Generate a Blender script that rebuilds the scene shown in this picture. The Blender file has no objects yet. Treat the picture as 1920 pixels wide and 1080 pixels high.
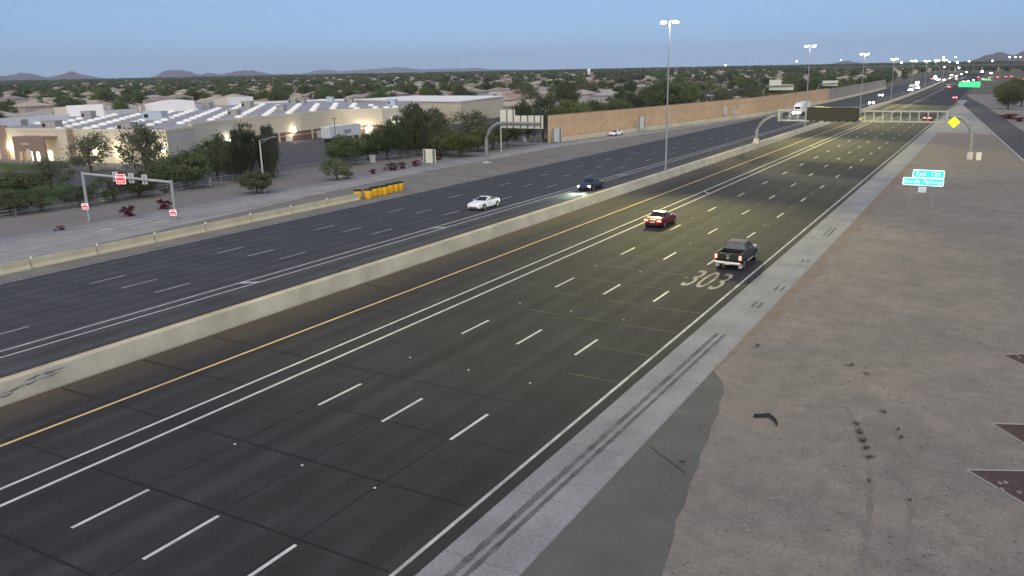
import bpy, math, random
from mathutils import Vector, Matrix
R = math.radians
random.seed(7)
sc = bpy.context.scene
col = sc.collection

# ------------------------------------------------------------------ camera
CAMZ = 15.355
CR = Vector((0.8691698, 0.4941354, -0.0193393))
CU = Vector((-0.1093822, 0.2302450, 0.9669658))
CF = Vector((-0.4822648, 0.8383421, -0.2541716))
FOC = 1.62162
cd = bpy.data.cameras.new('camera'); cam = bpy.data.objects.new('camera', cd); col.objects.link(cam)
m = Matrix((CR, CU, -CF)).transposed().to_4x4(); m.translation = (0, 0, CAMZ)
cam.matrix_world = m
cd.sensor_width = 36; cd.lens = 18 * FOC; cd.clip_start = 0.5; cd.clip_end = 60000
sc.camera = cam
# ------------------------------------------------------------------ sky, sun, exposure
SUN_EL, SUN_AZ = R(14.0), math.atan2(0.47, -0.88)      # the sun is about to rise, behind the camera to the right
SKY_LIFT, SKY_SAT, SKY_TINT = .35, .90, (1.0, 1.06, 1.06, 1)
w = bpy.data.worlds.new('World'); sc.world = w; w.use_nodes = True
nt = w.node_tree; bg = nt.nodes['Background']
sky = nt.nodes.new('ShaderNodeTexSky'); sky.sky_type = 'NISHITA'; sky.sun_disc = False
sky.sun_elevation = SUN_EL; sky.sun_rotation = SUN_AZ
sky.altitude = 300; sky.air_density = 1.0; sky.dust_density = 0.0; sky.ozone_density = 2.0
# dawn sky without the yellow daytime horizon: the elevation is lifted before the lookup, the colour softened
_tc = nt.nodes.new('ShaderNodeTexCoord'); _mp = nt.nodes.new('ShaderNodeMapping'); _mp.inputs['Scale'].default_value = (1, 1, .75); _mp.inputs['Location'].default_value = (0, 0, SKY_LIFT)
_hs = nt.nodes.new('ShaderNodeHueSaturation'); _hs.inputs['Saturation'].default_value = SKY_SAT
_tn = nt.nodes.new('ShaderNodeMix'); _tn.data_type = 'RGBA'; _tn.blend_type = 'MULTIPLY'; _tn.inputs[0].default_value = 1; _tn.inputs[7].default_value = SKY_TINT
nt.links.new(_tc.outputs['Generated'], _mp.inputs[0]); nt.links.new(_mp.outputs[0], sky.inputs[0])
nt.links.new(sky.outputs[0], _hs.inputs['Color']); nt.links.new(_hs.outputs[0], _tn.inputs[6]); nt.links.new(_tn.outputs[2], bg.inputs[0]); bg.inputs[1].default_value = 0.078
sl = bpy.data.lights.new('sun', 'SUN'); sl.energy = 1.35; sl.angle = R(100); sl.color = (1, .86, .74)
so = bpy.data.objects.new('sun', sl); col.objects.link(so)
sd = Vector((math.sin(SUN_AZ) * math.cos(R(42)), math.cos(SUN_AZ) * math.cos(R(42)), math.sin(R(42))))
so.rotation_euler = sd.to_track_quat('Z', 'Y').to_euler()
sc.render.engine = 'CYCLES'
sc.view_settings.view_transform = 'Standard'; sc.view_settings.look = 'None'
sc.view_settings.gamma = 1; sc.view_settings.use_curve_mapping = False
sc.view_settings.exposure = 1.40
sc.cycles.max_bounces = 7; sc.cycles.diffuse_bounces = 4; sc.cycles.glossy_bounces = 2; sc.cycles.transparent_max_bounces = 4
sc.cycles.volume_bounces = 0

# ------------------------------------------------------------------ terrain height and pixel helpers
XC = -38.65
LAT = [350 + 25 * i for i in range(13)]
def prof0(y):
    a, b = -0.00525, 0.0045
    if y < 350: return a * max(y, -100)
    if y < 650:
        t = y - 350; return a * 350 + a * t + (b - a) * t * t / 600
    return a * 650 + (b - a) * 150 + b * (min(y, 1350) - 650)
def prof(y):
    if 350 < y < 650:
        i = int((y - 350) // 25); y0 = 350 + 25 * i; t = (y - y0) / 25
        return prof0(y0) * (1 - t) + prof0(y0 + 25) * t
    return prof0(y)
def base(x):
    if x >= XC: return 0.0239 * max(-40, -x)
    return 0.0239 * -XC + 0.0225 * (max(x, -84) - XC)
def G(x, y): return base(x) + prof(y)
def ray(px, py): return CF + CR * ((px - 960) / 960 / FOC) + CU * (-(py - 540) / 960 / FOC)
def at(px, py, h=0):
    d = ray(px, py); lo = 0; t = 5; hi = None
    while t < 30000:
        if CAMZ + d.z * t < G(d.x * t, d.y * t) + h: hi = t; break
        lo = t; t *= 1.01
    if hi is None: hi = 30000
    for _ in range(40):
        mm = (lo + hi) / 2
        if CAMZ + d.z * mm < G(d.x * mm, d.y * mm) + h: hi = mm
        else: lo = mm
    return Vector((d.x * hi, d.y * hi, CAMZ + d.z * hi))
def atY(px, py, Y):
    d = ray(px, py); t = Y / d.y; return Vector((d.x * t, Y, CAMZ + d.z * t))
def atX(px, py, X):
    d = ray(px, py); t = X / d.x; return Vector((X, d.y * t, CAMZ + d.z * t))

# ------------------------------------------------------------------ materials
MATS = {}
def mat(name, c, rough=.85, var=.12, scale=3.0, fine=60.0, finev=.08, metal=0, bump=0, emit=None, es=0, objrand=0, spec=.3):
    if name in MATS: return MATS[name]
    ma = bpy.data.materials.new(name); ma.use_nodes = True; MATS[name] = ma
    t = ma.node_tree; b = t.nodes['Principled BSDF']
    b.inputs['Roughness'].default_value = rough; b.inputs['Metallic'].default_value = metal
    b.inputs['Specular IOR Level'].default_value = spec
    tc = t.nodes.new('ShaderNodeTexCoord')
    def noise(s, det=4):
        n = t.nodes.new('ShaderNodeTexNoise'); n.inputs['Scale'].default_value = s; n.inputs['Detail'].default_value = det
        t.links.new(tc.outputs['Object'], n.inputs['Vector']); return n
    def mr(sock, lo, hi, a=.3, bb=.7):
        n = t.nodes.new('ShaderNodeMapRange'); n.inputs[1].default_value = a; n.inputs[2].default_value = bb
        n.inputs[3].default_value = lo; n.inputs[4].default_value = hi; t.links.new(sock, n.inputs[0]); return n.outputs[0]
    def mul(a, bb):
        n = t.nodes.new('ShaderNodeMath'); n.operation = 'MULTIPLY'; t.links.new(a, n.inputs[0]); t.links.new(bb, n.inputs[1]); return n.outputs[0]
    n1 = noise(scale); n2 = noise(fine, 3)
    f = mul(mr(n1.outputs[0], 1 - var, 1 + var), mr(n2.outputs[0], 1 - finev, 1 + finev))
    if objrand:
        oi = t.nodes.new('ShaderNodeObjectInfo'); f = mul(f, mr(oi.outputs['Random'], 1 - objrand, 1 + objrand, 0, 1))
    vm = t.nodes.new('ShaderNodeVectorMath'); vm.operation = 'SCALE'; vm.inputs[0].default_value = c[:3]
    t.links.new(f, vm.inputs['Scale']); t.links.new(vm.outputs[0], b.inputs['Base Color'])
    if bump:
        bp = t.nodes.new('ShaderNodeBump'); bp.inputs['Strength'].default_value = bump; bp.inputs['Distance'].default_value = .02
        t.links.new(n2.outputs[0], bp.inputs['Height']); t.links.new(bp.outputs[0], b.inputs['Normal'])
    if emit:
        b.inputs['Emission Color'].default_value = (*emit, 1); b.inputs['Emission Strength'].default_value = es
    ma['fac'] = 1
    return ma
def asphalt(name, c, lane=None, off=0, amp=.16):
    ma = mat(name, c, .86, .16, .35, 9.0, .16, bump=.25)
    t = ma.node_tree
    vm = [n for n in t.nodes if n.type == 'VECT_MATH'][0]
    src = vm.inputs['Scale'].links[0].from_socket
    tc = [n for n in t.nodes if n.type == 'TEX_COORD'][0]
    sx = t.nodes.new('ShaderNodeSeparateXYZ'); t.links.new(tc.outputs['Object'], sx.inputs[0])
    # stretched streak noise along the travel direction
    mp = t.nodes.new('ShaderNodeMapping'); mp.inputs['Scale'].default_value = (1.6, .03, 1)
    t.links.new(tc.outputs['Object'], mp.inputs[0])
    n = t.nodes.new('ShaderNodeTexNoise'); n.inputs['Scale'].default_value = 1.0; n.inputs['Detail'].default_value = 5; t.links.new(mp.outputs[0], n.inputs['Vector'])
    r = t.nodes.new('ShaderNodeMapRange'); r.inputs[1].default_value = .3; r.inputs[2].default_value = .7
    r.inputs[3].default_value = 1 - amp; r.inputs[4].default_value = 1 + amp; t.links.new(n.outputs[0], r.inputs[0])
    mu = t.nodes.new('ShaderNodeMath'); mu.operation = 'MULTIPLY'; t.links.new(src, mu.inputs[0]); t.links.new(r.outputs[0], mu.inputs[1])
    out = mu.outputs[0]
    if lane:
        a = t.nodes.new('ShaderNodeMath'); a.operation = 'SUBTRACT'; t.links.new(sx.outputs[0], a.inputs[0]); a.inputs[1].default_value = off
        b2 = t.nodes.new('ShaderNodeMath'); b2.operation = 'MULTIPLY'; t.links.new(a.outputs[0], b2.inputs[0]); b2.inputs[1].default_value = 4 * math.pi / lane
        c2 = t.nodes.new('ShaderNodeMath'); c2.operation = 'COSINE'; t.links.new(b2.outputs[0], c2.inputs[0])
        d2 = t.nodes.new('ShaderNodeMapRange'); d2.inputs[1].default_value = -1; d2.inputs[3].default_value = .85; d2.inputs[4].default_value = 1.14; t.links.new(c2.outputs[0], d2.inputs[0])
        e2 = t.nodes.new('ShaderNodeMath'); e2.operation = 'MULTIPLY'; t.links.new(out, e2.inputs[0]); t.links.new(d2.outputs[0], e2.inputs[1]); out = e2.outputs[0]
    t.links.new(out, vm.inputs['Scale'])
    return ma
def two_tone(name, c1, c2, s1=.08, s2=1.2, rough=.95, speck=0, bump=.5):
    """patchy ground: two colours mixed by broad noise, grain, dark specks"""
    ma = bpy.data.materials.new(name); ma.use_nodes = True; MATS[name] = ma
    t = ma.node_tree; b = t.nodes['Principled BSDF']; b.inputs['Roughness'].default_value = rough; b.inputs['Specular IOR Level'].default_value = .15
    tc = t.nodes.new('ShaderNodeTexCoord')
    def noise(s, d=6):
        n = t.nodes.new('ShaderNodeTexNoise'); n.inputs['Scale'].default_value = s; n.inputs['Detail'].default_value = d; n.inputs['Roughness'].default_value = .65
        t.links.new(tc.outputs['Object'], n.inputs['Vector']); return n.outputs[0]
    def mr(sock, lo, hi, a=.35, bb=.65):
        n = t.nodes.new('ShaderNodeMapRange'); n.inputs[1].default_value = a; n.inputs[2].default_value = bb
        n.inputs[3].default_value = lo; n.inputs[4].default_value = hi; t.links.new(sock, n.inputs[0]); return n.outputs[0]
    mx = t.nodes.new('ShaderNodeMix'); mx.data_type = 'RGBA'
    t.links.new(mr(noise(s1), 0, 1), mx.inputs[0]); mx.inputs[6].default_value = (*c1, 1); mx.inputs[7].default_value = (*c2, 1)
    f = mr(noise(s2), .88, 1.12)
    g = t.nodes.new('ShaderNodeMath'); g.operation = 'MULTIPLY'; t.links.new(f, g.inputs[0]); t.links.new(mr(noise(9, 4), .84, 1.16), g.inputs[1])
    out = g.outputs[0]
    if speck:
        sp = mr(noise(3.2, 2), 1, 1 - speck, .66, .72)
        h = t.nodes.new('ShaderNodeMath'); h.operation = 'MULTIPLY'; t.links.new(out, h.inputs[0]); t.links.new(sp, h.inputs[1]); out = h.outputs[0]
    vm = t.nodes.new('ShaderNodeVectorMath'); vm.operation = 'SCALE'; t.links.new(mx.outputs[2], vm.inputs[0]); t.links.new(out, vm.inputs['Scale'])
    t.links.new(vm.outputs[0], b.inputs['Base Color'])
    bp = t.nodes.new('ShaderNodeBump'); bp.inputs['Strength'].default_value = bump; bp.inputs['Distance'].default_value = .05
    t.links.new(noise(5, 5), bp.inputs['Height']); t.links.new(bp.outputs[0], b.inputs['Normal'])
    return ma
def glow(name, c, s):
    if name in MATS: return MATS[name]
    ma = bpy.data.materials.new(name); ma.use_nodes = True; MATS[name] = ma
    t = ma.node_tree; t.nodes.clear(); e = t.nodes.new('ShaderNodeEmission'); o = t.nodes.new('ShaderNodeOutputMaterial')
    e.inputs[0].default_value = (*c, 1); e.inputs[1].default_value = s; t.links.new(e.outputs[0], o.inputs[0]); return ma
def leafmat(name, c1, c2, tr=.3):
    ma = bpy.data.materials.new(name); ma.use_nodes = True; MATS[name] = ma
    t = ma.node_tree; t.nodes.clear(); o = t.nodes.new('ShaderNodeOutputMaterial')
    tc = t.nodes.new('ShaderNodeTexCoord'); n = t.nodes.new('ShaderNodeTexNoise'); n.inputs['Scale'].default_value = .9; n.inputs['Detail'].default_value = 5
    t.links.new(tc.outputs['Object'], n.inputs['Vector'])
    oi = t.nodes.new('ShaderNodeObjectInfo')
    ad = t.nodes.new('ShaderNodeMath'); ad.operation = 'MULTIPLY_ADD'; t.links.new(oi.outputs['Random'], ad.inputs[0]); ad.inputs[1].default_value = .5
    t.links.new(n.outputs[0], ad.inputs[2])
    r = t.nodes.new('ShaderNodeMapRange'); r.inputs[1].default_value = .45; r.inputs[2].default_value = 1.05; t.links.new(ad.outputs[0], r.inputs[0])
    mx = t.nodes.new('ShaderNodeMix'); mx.data_type = 'RGBA'; t.links.new(r.outputs[0], mx.inputs[0]); mx.inputs[6].default_value = (*c1, 1); mx.inputs[7].default_value = (*c2, 1)
    d = t.nodes.new('ShaderNodeBsdfDiffuse'); q = t.nodes.new('ShaderNodeBsdfTranslucent'); s = t.nodes.new('ShaderNodeMixShader'); s.inputs[0].default_value = tr
    t.links.new(mx.outputs[2], d.inputs[0]); t.links.new(mx.outputs[2], q.inputs[0]); t.links.new(d.outputs[0], s.inputs[1]); t.links.new(q.outputs[0], s.inputs[2]); t.links.new(s.outputs[0], o.inputs[0])
    return ma

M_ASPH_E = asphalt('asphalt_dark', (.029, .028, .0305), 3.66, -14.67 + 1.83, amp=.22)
def add_barrier_glow(ma, xedge, xend, c):  # warm light bounced off the barrier, blended into the asphalt colour
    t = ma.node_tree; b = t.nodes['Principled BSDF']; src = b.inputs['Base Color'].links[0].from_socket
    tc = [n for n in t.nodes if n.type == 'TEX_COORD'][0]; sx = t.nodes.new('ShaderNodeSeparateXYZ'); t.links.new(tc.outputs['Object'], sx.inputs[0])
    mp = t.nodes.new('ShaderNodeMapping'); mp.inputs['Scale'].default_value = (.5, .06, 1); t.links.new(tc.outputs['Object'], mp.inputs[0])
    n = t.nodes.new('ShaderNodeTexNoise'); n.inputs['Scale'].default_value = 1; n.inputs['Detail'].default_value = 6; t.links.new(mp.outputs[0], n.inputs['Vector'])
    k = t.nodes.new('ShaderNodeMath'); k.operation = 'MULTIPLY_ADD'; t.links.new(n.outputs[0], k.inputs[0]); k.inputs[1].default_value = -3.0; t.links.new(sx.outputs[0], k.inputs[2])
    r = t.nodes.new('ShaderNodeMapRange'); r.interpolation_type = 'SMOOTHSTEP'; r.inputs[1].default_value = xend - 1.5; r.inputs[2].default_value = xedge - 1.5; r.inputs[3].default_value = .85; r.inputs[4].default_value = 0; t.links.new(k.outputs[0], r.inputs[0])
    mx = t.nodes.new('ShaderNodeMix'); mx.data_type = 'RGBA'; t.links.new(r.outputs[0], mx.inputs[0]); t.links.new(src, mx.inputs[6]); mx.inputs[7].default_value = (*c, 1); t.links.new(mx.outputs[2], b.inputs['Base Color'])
add_barrier_glow(M_ASPH_E, -34.6, -38.6, (.078, .064, .048))
M_ASPH_W = asphalt('asphalt_dark_far', (.055, .055, .060), 3.68, -47.05 + 1.84)
M_RAMP = asphalt('asphalt_pale', (.27, .268, .262), None)
M_LOT = asphalt('asphalt_lot', (.075, .073, .085), None)
M_RAMPE = asphalt('asphalt_onramp', (.058, .058, .068), None)
M_BAND = mat('asphalt_band', (.036, .036, .044), .85, .15, .5, 9, .12)
M_CONC = asphalt('concrete_shoulder', (.222, .225, .240), None, amp=.07)
M_APRON = mat('concrete_apron', (.100, .098, .098), .9, .12, .5, 8, .12, bump=.3)
M_SHW = mat('shoulder_tan', (.185, .172, .155), .9, .15, .3, 7, .12, bump=.3)
M_WHITE = mat('paint_white', (.50, .50, .50), .6, .18, 1.5, 25, .15)
M_WHITE2 = mat('paint_white_worn', (.40, .40, .41), .7, .3, 1.2, 12, .3)
M_YEL = mat('paint_yellow', (.60, .43, .19), .6, .15, 1.5, 25, .15)
M_TAR = mat('tar_joint', (.010, .010, .012), .7, .2, 2, 20, .2)
M_LITJ = mat('joint_lamplit', (.17, .16, .10), .8, .45, .6, 9, .3)  # lamplight on the joints, painted in as a paler yellowish colour
M_RUB = mat('tyre_rubber_mark', (.105, .105, .112), .9, .35, 1.2, 9, .3)
M_DIRT = two_tone('dirt', (.172, .159, .150), (.218, .195, .178), .16, .9, speck=.35, bump=.8)
M_DIRT2 = two_tone('dirt_edge', (.196, .158, .130), (.175, .153, .138), .35, 1.0, speck=.3)
M_GRAV = two_tone('gravel_slope', (.178, .172, .172), (.205, .195, .190), .1, 2.0, speck=.2)
M_GORE = two_tone('gore_gravel', (.185, .168, .152), (.20, .178, .155), .1, 1.5, speck=.2)
M_LAND = two_tone('land', (.13, .115, .095), (.10, .105, .075), .02, .3)
M_REDG = two_tone('red_gravel', (.068, .048, .048), (.085, .06, .058), .5, 4, speck=.3)
M_GRASS = two_tone('lawn', (.04, .075, .022), (.055, .09, .03), .3, 2)
M_BARR = mat('barrier_concrete', (.44, .42, .33), .85, .17, .45, 8, .06, bump=.2)
M_KRAIL = mat('krail_concrete', (.47, .44, .31), .85, .12, .5, 8, .08, bump=.2)
M_GALV = mat('galvanised_steel', (.33, .35, .35), .5, .1, 1, 20, .06, metal=.3)
M_GALVD = mat('galvanised_dull', (.25, .26, .255), .6, .1, 1, 20, .06, metal=.2)
M_DARK = mat('dark_plastic', (.016, .017, .019), .5, .1)
M_BLACKR = mat('tyre_black', (.02, .02, .021), .85, .1)
M_ALU = mat('sign_back', (.66, .66, .52), .55, .06, .6, 10, .04)
M_ALUC = mat('sign_back_cool', (.47, .51, .52), .55, .06, .6, 10, .04)
M_STRIPE = mat('sign_rib', (.13, .14, .14), .6, .05)

# ------------------------------------------------------------------ mesh helpers
class MB:
    def __init__(s): s.v = []; s.f = []; s.m = []
    def add(s, vs, fs, mi=0):
        o = len(s.v); s.v += [tuple(q) for q in vs]; s.f += [tuple(o + i for i in f) for f in fs]; s.m += [mi] * len(fs); return s
    def box(s, c, d, mi=0, rz=0, top=1.0):
        x, y, z = d[0] / 2, d[1] / 2, d[2] / 2; cs, sn = math.cos(rz), math.sin(rz); vs = []
        for k, zz in ((1, -z), (top, z)):
            for a, b in ((-x, -y), (x, -y), (x, y), (-x, y)):
                a *= k; b *= k; vs.append((c[0] + a * cs - b * sn, c[1] + a * sn + b * cs, c[2] + zz))
        return s.add(vs, [(3, 2, 1, 0), (4, 5, 6, 7), (0, 1, 5, 4), (1, 2, 6, 5), (2, 3, 7, 6), (3, 0, 4, 7)], mi)
    def tube(s, path, r, n=8, mi=0, cap=True):
        path = [Vector(q) for q in path]; rs = r if isinstance(r, (list, tuple)) else [r] * len(path); rings = []
        for i, q in enumerate(path):
            d = (path[min(i + 1, len(path) - 1)] - path[max(i - 1, 0)]).normalized()
            up = Vector((0, 0, 1)) if abs(d.z) < .9 else Vector((0, 1, 0))
            a = d.cross(up).normalized(); b = a.cross(d).normalized()
            rings.append([q + (a * math.cos(t) + b * math.sin(t)) * rs[i] for t in [2 * math.pi * k / n for k in range(n)]])
        vs = [p for rg in rings for p in rg]; fs = []
        for i in range(len(path) - 1):
            for k in range(n): fs.append((i * n + k, i * n + (k + 1) % n, (i + 1) * n + (k + 1) % n, (i + 1) * n + k))
        if cap: fs += [tuple(range(n - 1, -1, -1)), tuple((len(path) - 1) * n + k for k in range(n))]
        return s.add(vs, fs, mi)
    def prism(s, poly, z0, z1, mi=0):
        n = len(poly); vs = [(a, b, z0) for a, b in poly] + [(a, b, z1) for a, b in poly]
        return s.add(vs, [tuple(range(n - 1, -1, -1)), tuple(range(n, 2 * n))] + [(i, (i + 1) % n, n + (i + 1) % n, n + i) for i in range(n)], mi)
    def slab(s, poly, y0, y1, mi=0):      # polygon in x,z extruded along y
        n = len(poly); vs = [(a, y0, b) for a, b in poly] + [(a, y1, b) for a, b in poly]
        return s.add(vs, [tuple(range(n)), tuple(range(2 * n - 1, n - 1, -1))] + [(i, n + i, n + (i + 1) % n, (i + 1) % n) for i in range(n)], mi)
    def lathe(s, prof_, n=16, c=(0, 0, 0), mi=0):
        vs = []; fs = []
        for r_, z in prof_:
            for k in range(n): vs.append((c[0] + r_ * math.cos(2 * math.pi * k / n), c[1] + r_ * math.sin(2 * math.pi * k / n), c[2] + z))
        for i in range(len(prof_) - 1):
            for k in range(n): fs.append((i * n + k, i * n + (k + 1) % n, (i + 1) * n + (k + 1) % n, (i + 1) * n + k))
        fs.append(tuple(range(n - 1, -1, -1))); fs.append(tuple((len(prof_) - 1) * n + k for k in range(n)))
        return s.add(vs, fs, mi)
    def loft(s, rings, mi=0, cap=True):
        n = len(rings[0]); vs = [q for r_ in rings for q in r_]; fs = []
        for i in range(len(rings) - 1):
            for k in range(n): fs.append((i * n + k, (i + 1) * n + k, (i + 1) * n + (k + 1) % n, i * n + (k + 1) % n))
        if cap: fs += [tuple(range(n)), tuple((len(rings) - 1) * n + k for k in range(n - 1, -1, -1))]
        return s.add(vs, fs, mi)
    def mesh(s, name, mats, smooth=False):
        me = bpy.data.meshes.new(name); me.from_pydata(s.v, [], s.f)
        for q in (mats if isinstance(mats, (list, tuple)) else [mats]): me.materials.append(q)
        if len(me.materials) > 1: me.polygons.foreach_set('material_index', s.m)
        if smooth:
            me.polygons.foreach_set('use_smooth', [True] * len(me.polygons)); 
            me.set_sharp_from_angle(angle=R(38))
        me.update(); return me
    def build(s, name, mats, parent=None, loc=None, smooth=False):
        return link(name, s.mesh(name, mats, smooth), parent, loc)
def link(name, me, parent=None, loc=None):
    o = bpy.data.objects.new(name, me); col.objects.link(o)
    if parent: o.parent = parent
    if loc is not None: o.location = loc
    return o
def tag(o, label=None, cat=None, group=None, kind=None):
    if label: o['label'] = label
    if cat: o['category'] = cat
    if group: o['group'] = group
    if kind: o['kind'] = kind
    return o
def thing(name, loc, label, cat, group=None, rz=0, sc_=None):
    o = bpy.data.objects.new(name, None); col.objects.link(o); o.location = loc; o.rotation_euler = (0, 0, rz)
    if sc_: o.scale = sc_
    o.empty_display_size = .3
    return tag(o, label, cat, group)
def copy_tree(o, parent=None):
    c = o.copy(); col.objects.link(c); c.parent = parent
    for ch in o.children: copy_tree(ch, c)
    return c
def ysteps(y0, y1, extra=()):
    s = {y0, y1} | {q for q in LAT + [-100, 1350] + list(extra) if y0 < q < y1}
    return sorted(s)
def lerp(tab, y):
    if not isinstance(tab, (list, tuple)): return tab
    if y <= tab[0][0]: return tab[0][1]
    for (a, b), (c, d) in zip(tab, tab[1:]):
        if y <= c: return b + (d - b) * (y - a) / (c - a)
    return tab[-1][1]
def sheet(name, xl, xr, y0, y1, h, ma, parent=None, mbo=None):
    """a strip of ground between xl(y) and xr(y), lying h above the terrain"""
    ex = [a for t in (xl, xr) if isinstance(t, (list, tuple)) for a, b in t]
    ys = ysteps(y0, y1, ex); mb = mbo or MB()
    for a, b in zip(ys, ys[1:]):
        L0, L1, R0, R1 = lerp(xl, a), lerp(xl, b), lerp(xr, a), lerp(xr, b)
        cuts = [k for k in (-84, XC, 40) if max(L0, L1) < k < min(R0, R1)]
        xs = [(L0, L1)] + [(k, k) for k in cuts] + [(R0, R1)]
        for (p, q), (r_, s_) in zip(xs, xs[1:]):
            mb.add([(p, a, G(p, a) + h), (r_, a, G(r_, a) + h), (s_, b, G(s_, b) + h), (q, b, G(q, b) + h)], [(0, 1, 2, 3)])
    return None if mbo else mb.build(name, ma, parent)
def drape(name, poly, h, ma, parent=None):
    return MB().add([(x, y, G(x, y) + h) for x, y in poly], [tuple(range(len(poly)))]).build(name, ma, parent)
def text_mesh(s, size, ma, name='lettering', ext=.004, align='CENTER'):
    cu = bpy.data.curves.new('t', 'FONT'); cu.body = s; cu.size = size; cu.extrude = ext; cu.align_x = align; cu.align_y = 'CENTER'; cu.resolution_u = 3
    o = bpy.data.objects.new('t', cu); col.objects.link(o)
    dg = bpy.context.evaluated_depsgraph_get(); me = bpy.data.meshes.new_from_object(o.evaluated_get(dg))
    bpy.data.objects.remove(o); bpy.data.curves.remove(cu); me.materials.clear(); me.materials.append(ma); return me
def struct(o, label): return tag(o, label, None, None, 'structure')

# ================================================================== GROUND AND ROADS
xsg = [-20000, -6000, -2000, -600, -84, XC, 40, 600, 6000, 20000]
ysg = [-6000, -600, -100] + LAT[:1] + LAT[1:] + [1350, 3000, 8000, 22000]
g = MB()
for i, x in enumerate(xsg):
    for y in ysg: g.v.append((x, y, G(x, y) - .02))
n_ = len(ysg)
for i in range(len(xsg) - 1):
    for j in range(n_ - 1): g.f.append((i * n_ + j, (i + 1) * n_ + j, (i + 1) * n_ + j + 1, i * n_ + j + 1)); g.m.append(0)
struct(g.build('ground', M_LAND), 'flat dry desert ground under the suburb reaching the horizon')

WALLX = [(-100, -200), (171, -88), (289, -70), (420, -67.5), (640, -66.5)]
E_L, E_R = XC + .1, -14.05
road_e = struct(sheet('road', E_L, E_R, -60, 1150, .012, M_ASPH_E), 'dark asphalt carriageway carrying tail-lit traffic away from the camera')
road_w = struct(sheet('road', -65.55, XC - .1, -60, 1150, .012, M_ASPH_W), 'dark asphalt carriageway beyond the barrier, traffic coming towards the camera')
struct(sheet('road_shoulder', -14.05, -11.25, -60, 437, .014, M_CONC), 'pale concrete shoulder along the near carriageway with tyre marks')
tag(road_e, None)
RIN = [(-60, -69.6), (20, -70), (92, -79.2), (113, -80.6), (160, -80.8), (217, -73.6), (272, -68.6), (330, -66)]
ROUT = [(-60, -84.4), (160, -84.6), (171, -84.2), (217, -78.4), (289, -68.4), (330, -66.2)]
RO2 = [(-60, -86.6), (160, -86.7), (171, -86), (217, -80.0), (289, -69.2), (330, -66.6)]
ramp = struct(sheet('ramp', ROUT, RIN, -60, 330, .012, M_RAMP), 'pale grey asphalt exit ramp between the landscaped slope and the near verge')
struct(sheet('ramp_edge', RO2, ROUT, -60, 330, .016, M_CONC), 'pale concrete edge strip on the far side of the exit ramp')
struct(sheet('verge', [(20, -69.9), (92, -79.2), (113, -80.6), (160, -80.8), (217, -73.6), (272, -68.6), (330, -66)], -65.55, 20, 330, .006, M_SHW), 'tan gravel verge in the gore between exit ramp and far carriageway')
struct(sheet('gravel_slope', -104, [(a, b) for a, b in RO2 if a <= 217], -60, 171, .004, M_GRAV), 'grey gravel strip with shrubs between exit ramp and rail fence')
# right-hand side
GT = [(-60, 42.5 - 0), (160, 5.0), (226, 0.0), (437, -15.9)]
RL = [(100, 9.5), (160, 5.0), (226, 0.0), (437, -15.9)]
RRr = [(100, 17.4), (160, 12.6), (236, 6.6), (373, -2.9), (488, -13.2), (520, -14.1)]
struct(sheet('ground_dirt', -11.25, 120, -60, 150, .004, M_DIRT), 'bare pinkish dirt bank on the near side with ruts and weeds')
struct(sheet('dirt_edge', -11.25, [(39 + 2.3 * i, -11.24 + min(1.0, i * .16) * (1.0 + .25 * math.sin(i * 1.3) + random.uniform(-.22, .22))) for i in range(48)], 39.5, 148, .009, M_DIRT2), 'orange tan strip of dirt beside the concrete shoulder')
struct(sheet('gore', -11.25, RL, 150, 437, .004, M_GORE), 'tan gravel gore narrowing to the merge point of the on-ramp')
struct(sheet('gore_paving', [(222, -11.25), (400, -13.2), (437, -15.9)], [(222, .2), (226, -.1), (437, -15.85)], 222, 437, .008, M_CONC), 'pale grey paved tip of the gore at the merge')
onramp = struct(sheet('road_onramp', RL, RRr, 100, 520, .010, M_RAMPE), 'dark asphalt on-ramp joining from the right behind the gore')
struct(sheet('onramp_verge', RRr, [(100, 60), (520, 40)], 100, 520, .004, M_GRAV), 'grey gravel bank right of the on-ramp')
# concrete apron next to the shoulder in the foreground
drape('apron', [(-11.22, 12), (-7.9, 12), (-7.5, 17), (-7.35, 20), (-7.42, 21.8), (-7.62, 23.1), (-7.78, 24), (-8.1, 25.2), (-8.16, 26.4), (-8.5, 28), (-8.62, 29.4), (-8.9, 30.6), (-9.0, 32), (-9.32, 33.5), (-9.42, 35), (-9.75, 36.3), (-9.9, 37.6), (-10.35, 38.9), (-10.9, 39.8), (-11.22, 40.3)], .010, M_APRON)
struct(bpy.data.objects['apron'], 'darker grey concrete apron widening beside the shoulder')
tag(bpy.data.objects['apron'], None)
MB().tube([(-10.9, 30.2, G(-10.9, 30) + .012), (-9.3, 29.0, G(-9.3, 29) + .012), (-8.9, 28.7, G(-9, 28.7) + .012)], .02, 4).build('joint', M_TAR, bpy.data.objects['apron'])

# ---- markings
def line(x, wd, y0, y1, ma, parent, name='lane_line', h=.018):
    xl = [(a, b - wd / 2) for a, b in x] if isinstance(x, list) else x - wd / 2
    xr = [(a, b + wd / 2) for a, b in x] if isinstance(x, list) else x + wd / 2
    return sheet(name, xl, xr, y0, y1, h, ma, parent)
line(-34.17, .16, 5, 1000, M_YEL, road_e); line(-30.56, .15, 5, 1000, M_WHITE, road_e); line(-29.34, .16, 5, 1000, M_WHITE, road_e)
line(-14.67, .15, 5, 1000, M_WHITE2, road_e)
line(-42.2, .12, 10, 1000, M_YEL, road_w); line(-45.85, .17, 10, 1000, M_WHITE, road_w); line(-47.05, .17, 10, 1000, M_WHITE, road_w)
line(-65.2, .18, 10, 1000, M_WHITE2, road_w)
line([(20, -70.3), (92, -79.5), (113, -80.9), (160, -81.1), (217, -74), (272, -69)], .14, 25, 272, M_WHITE2, ramp)
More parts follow.
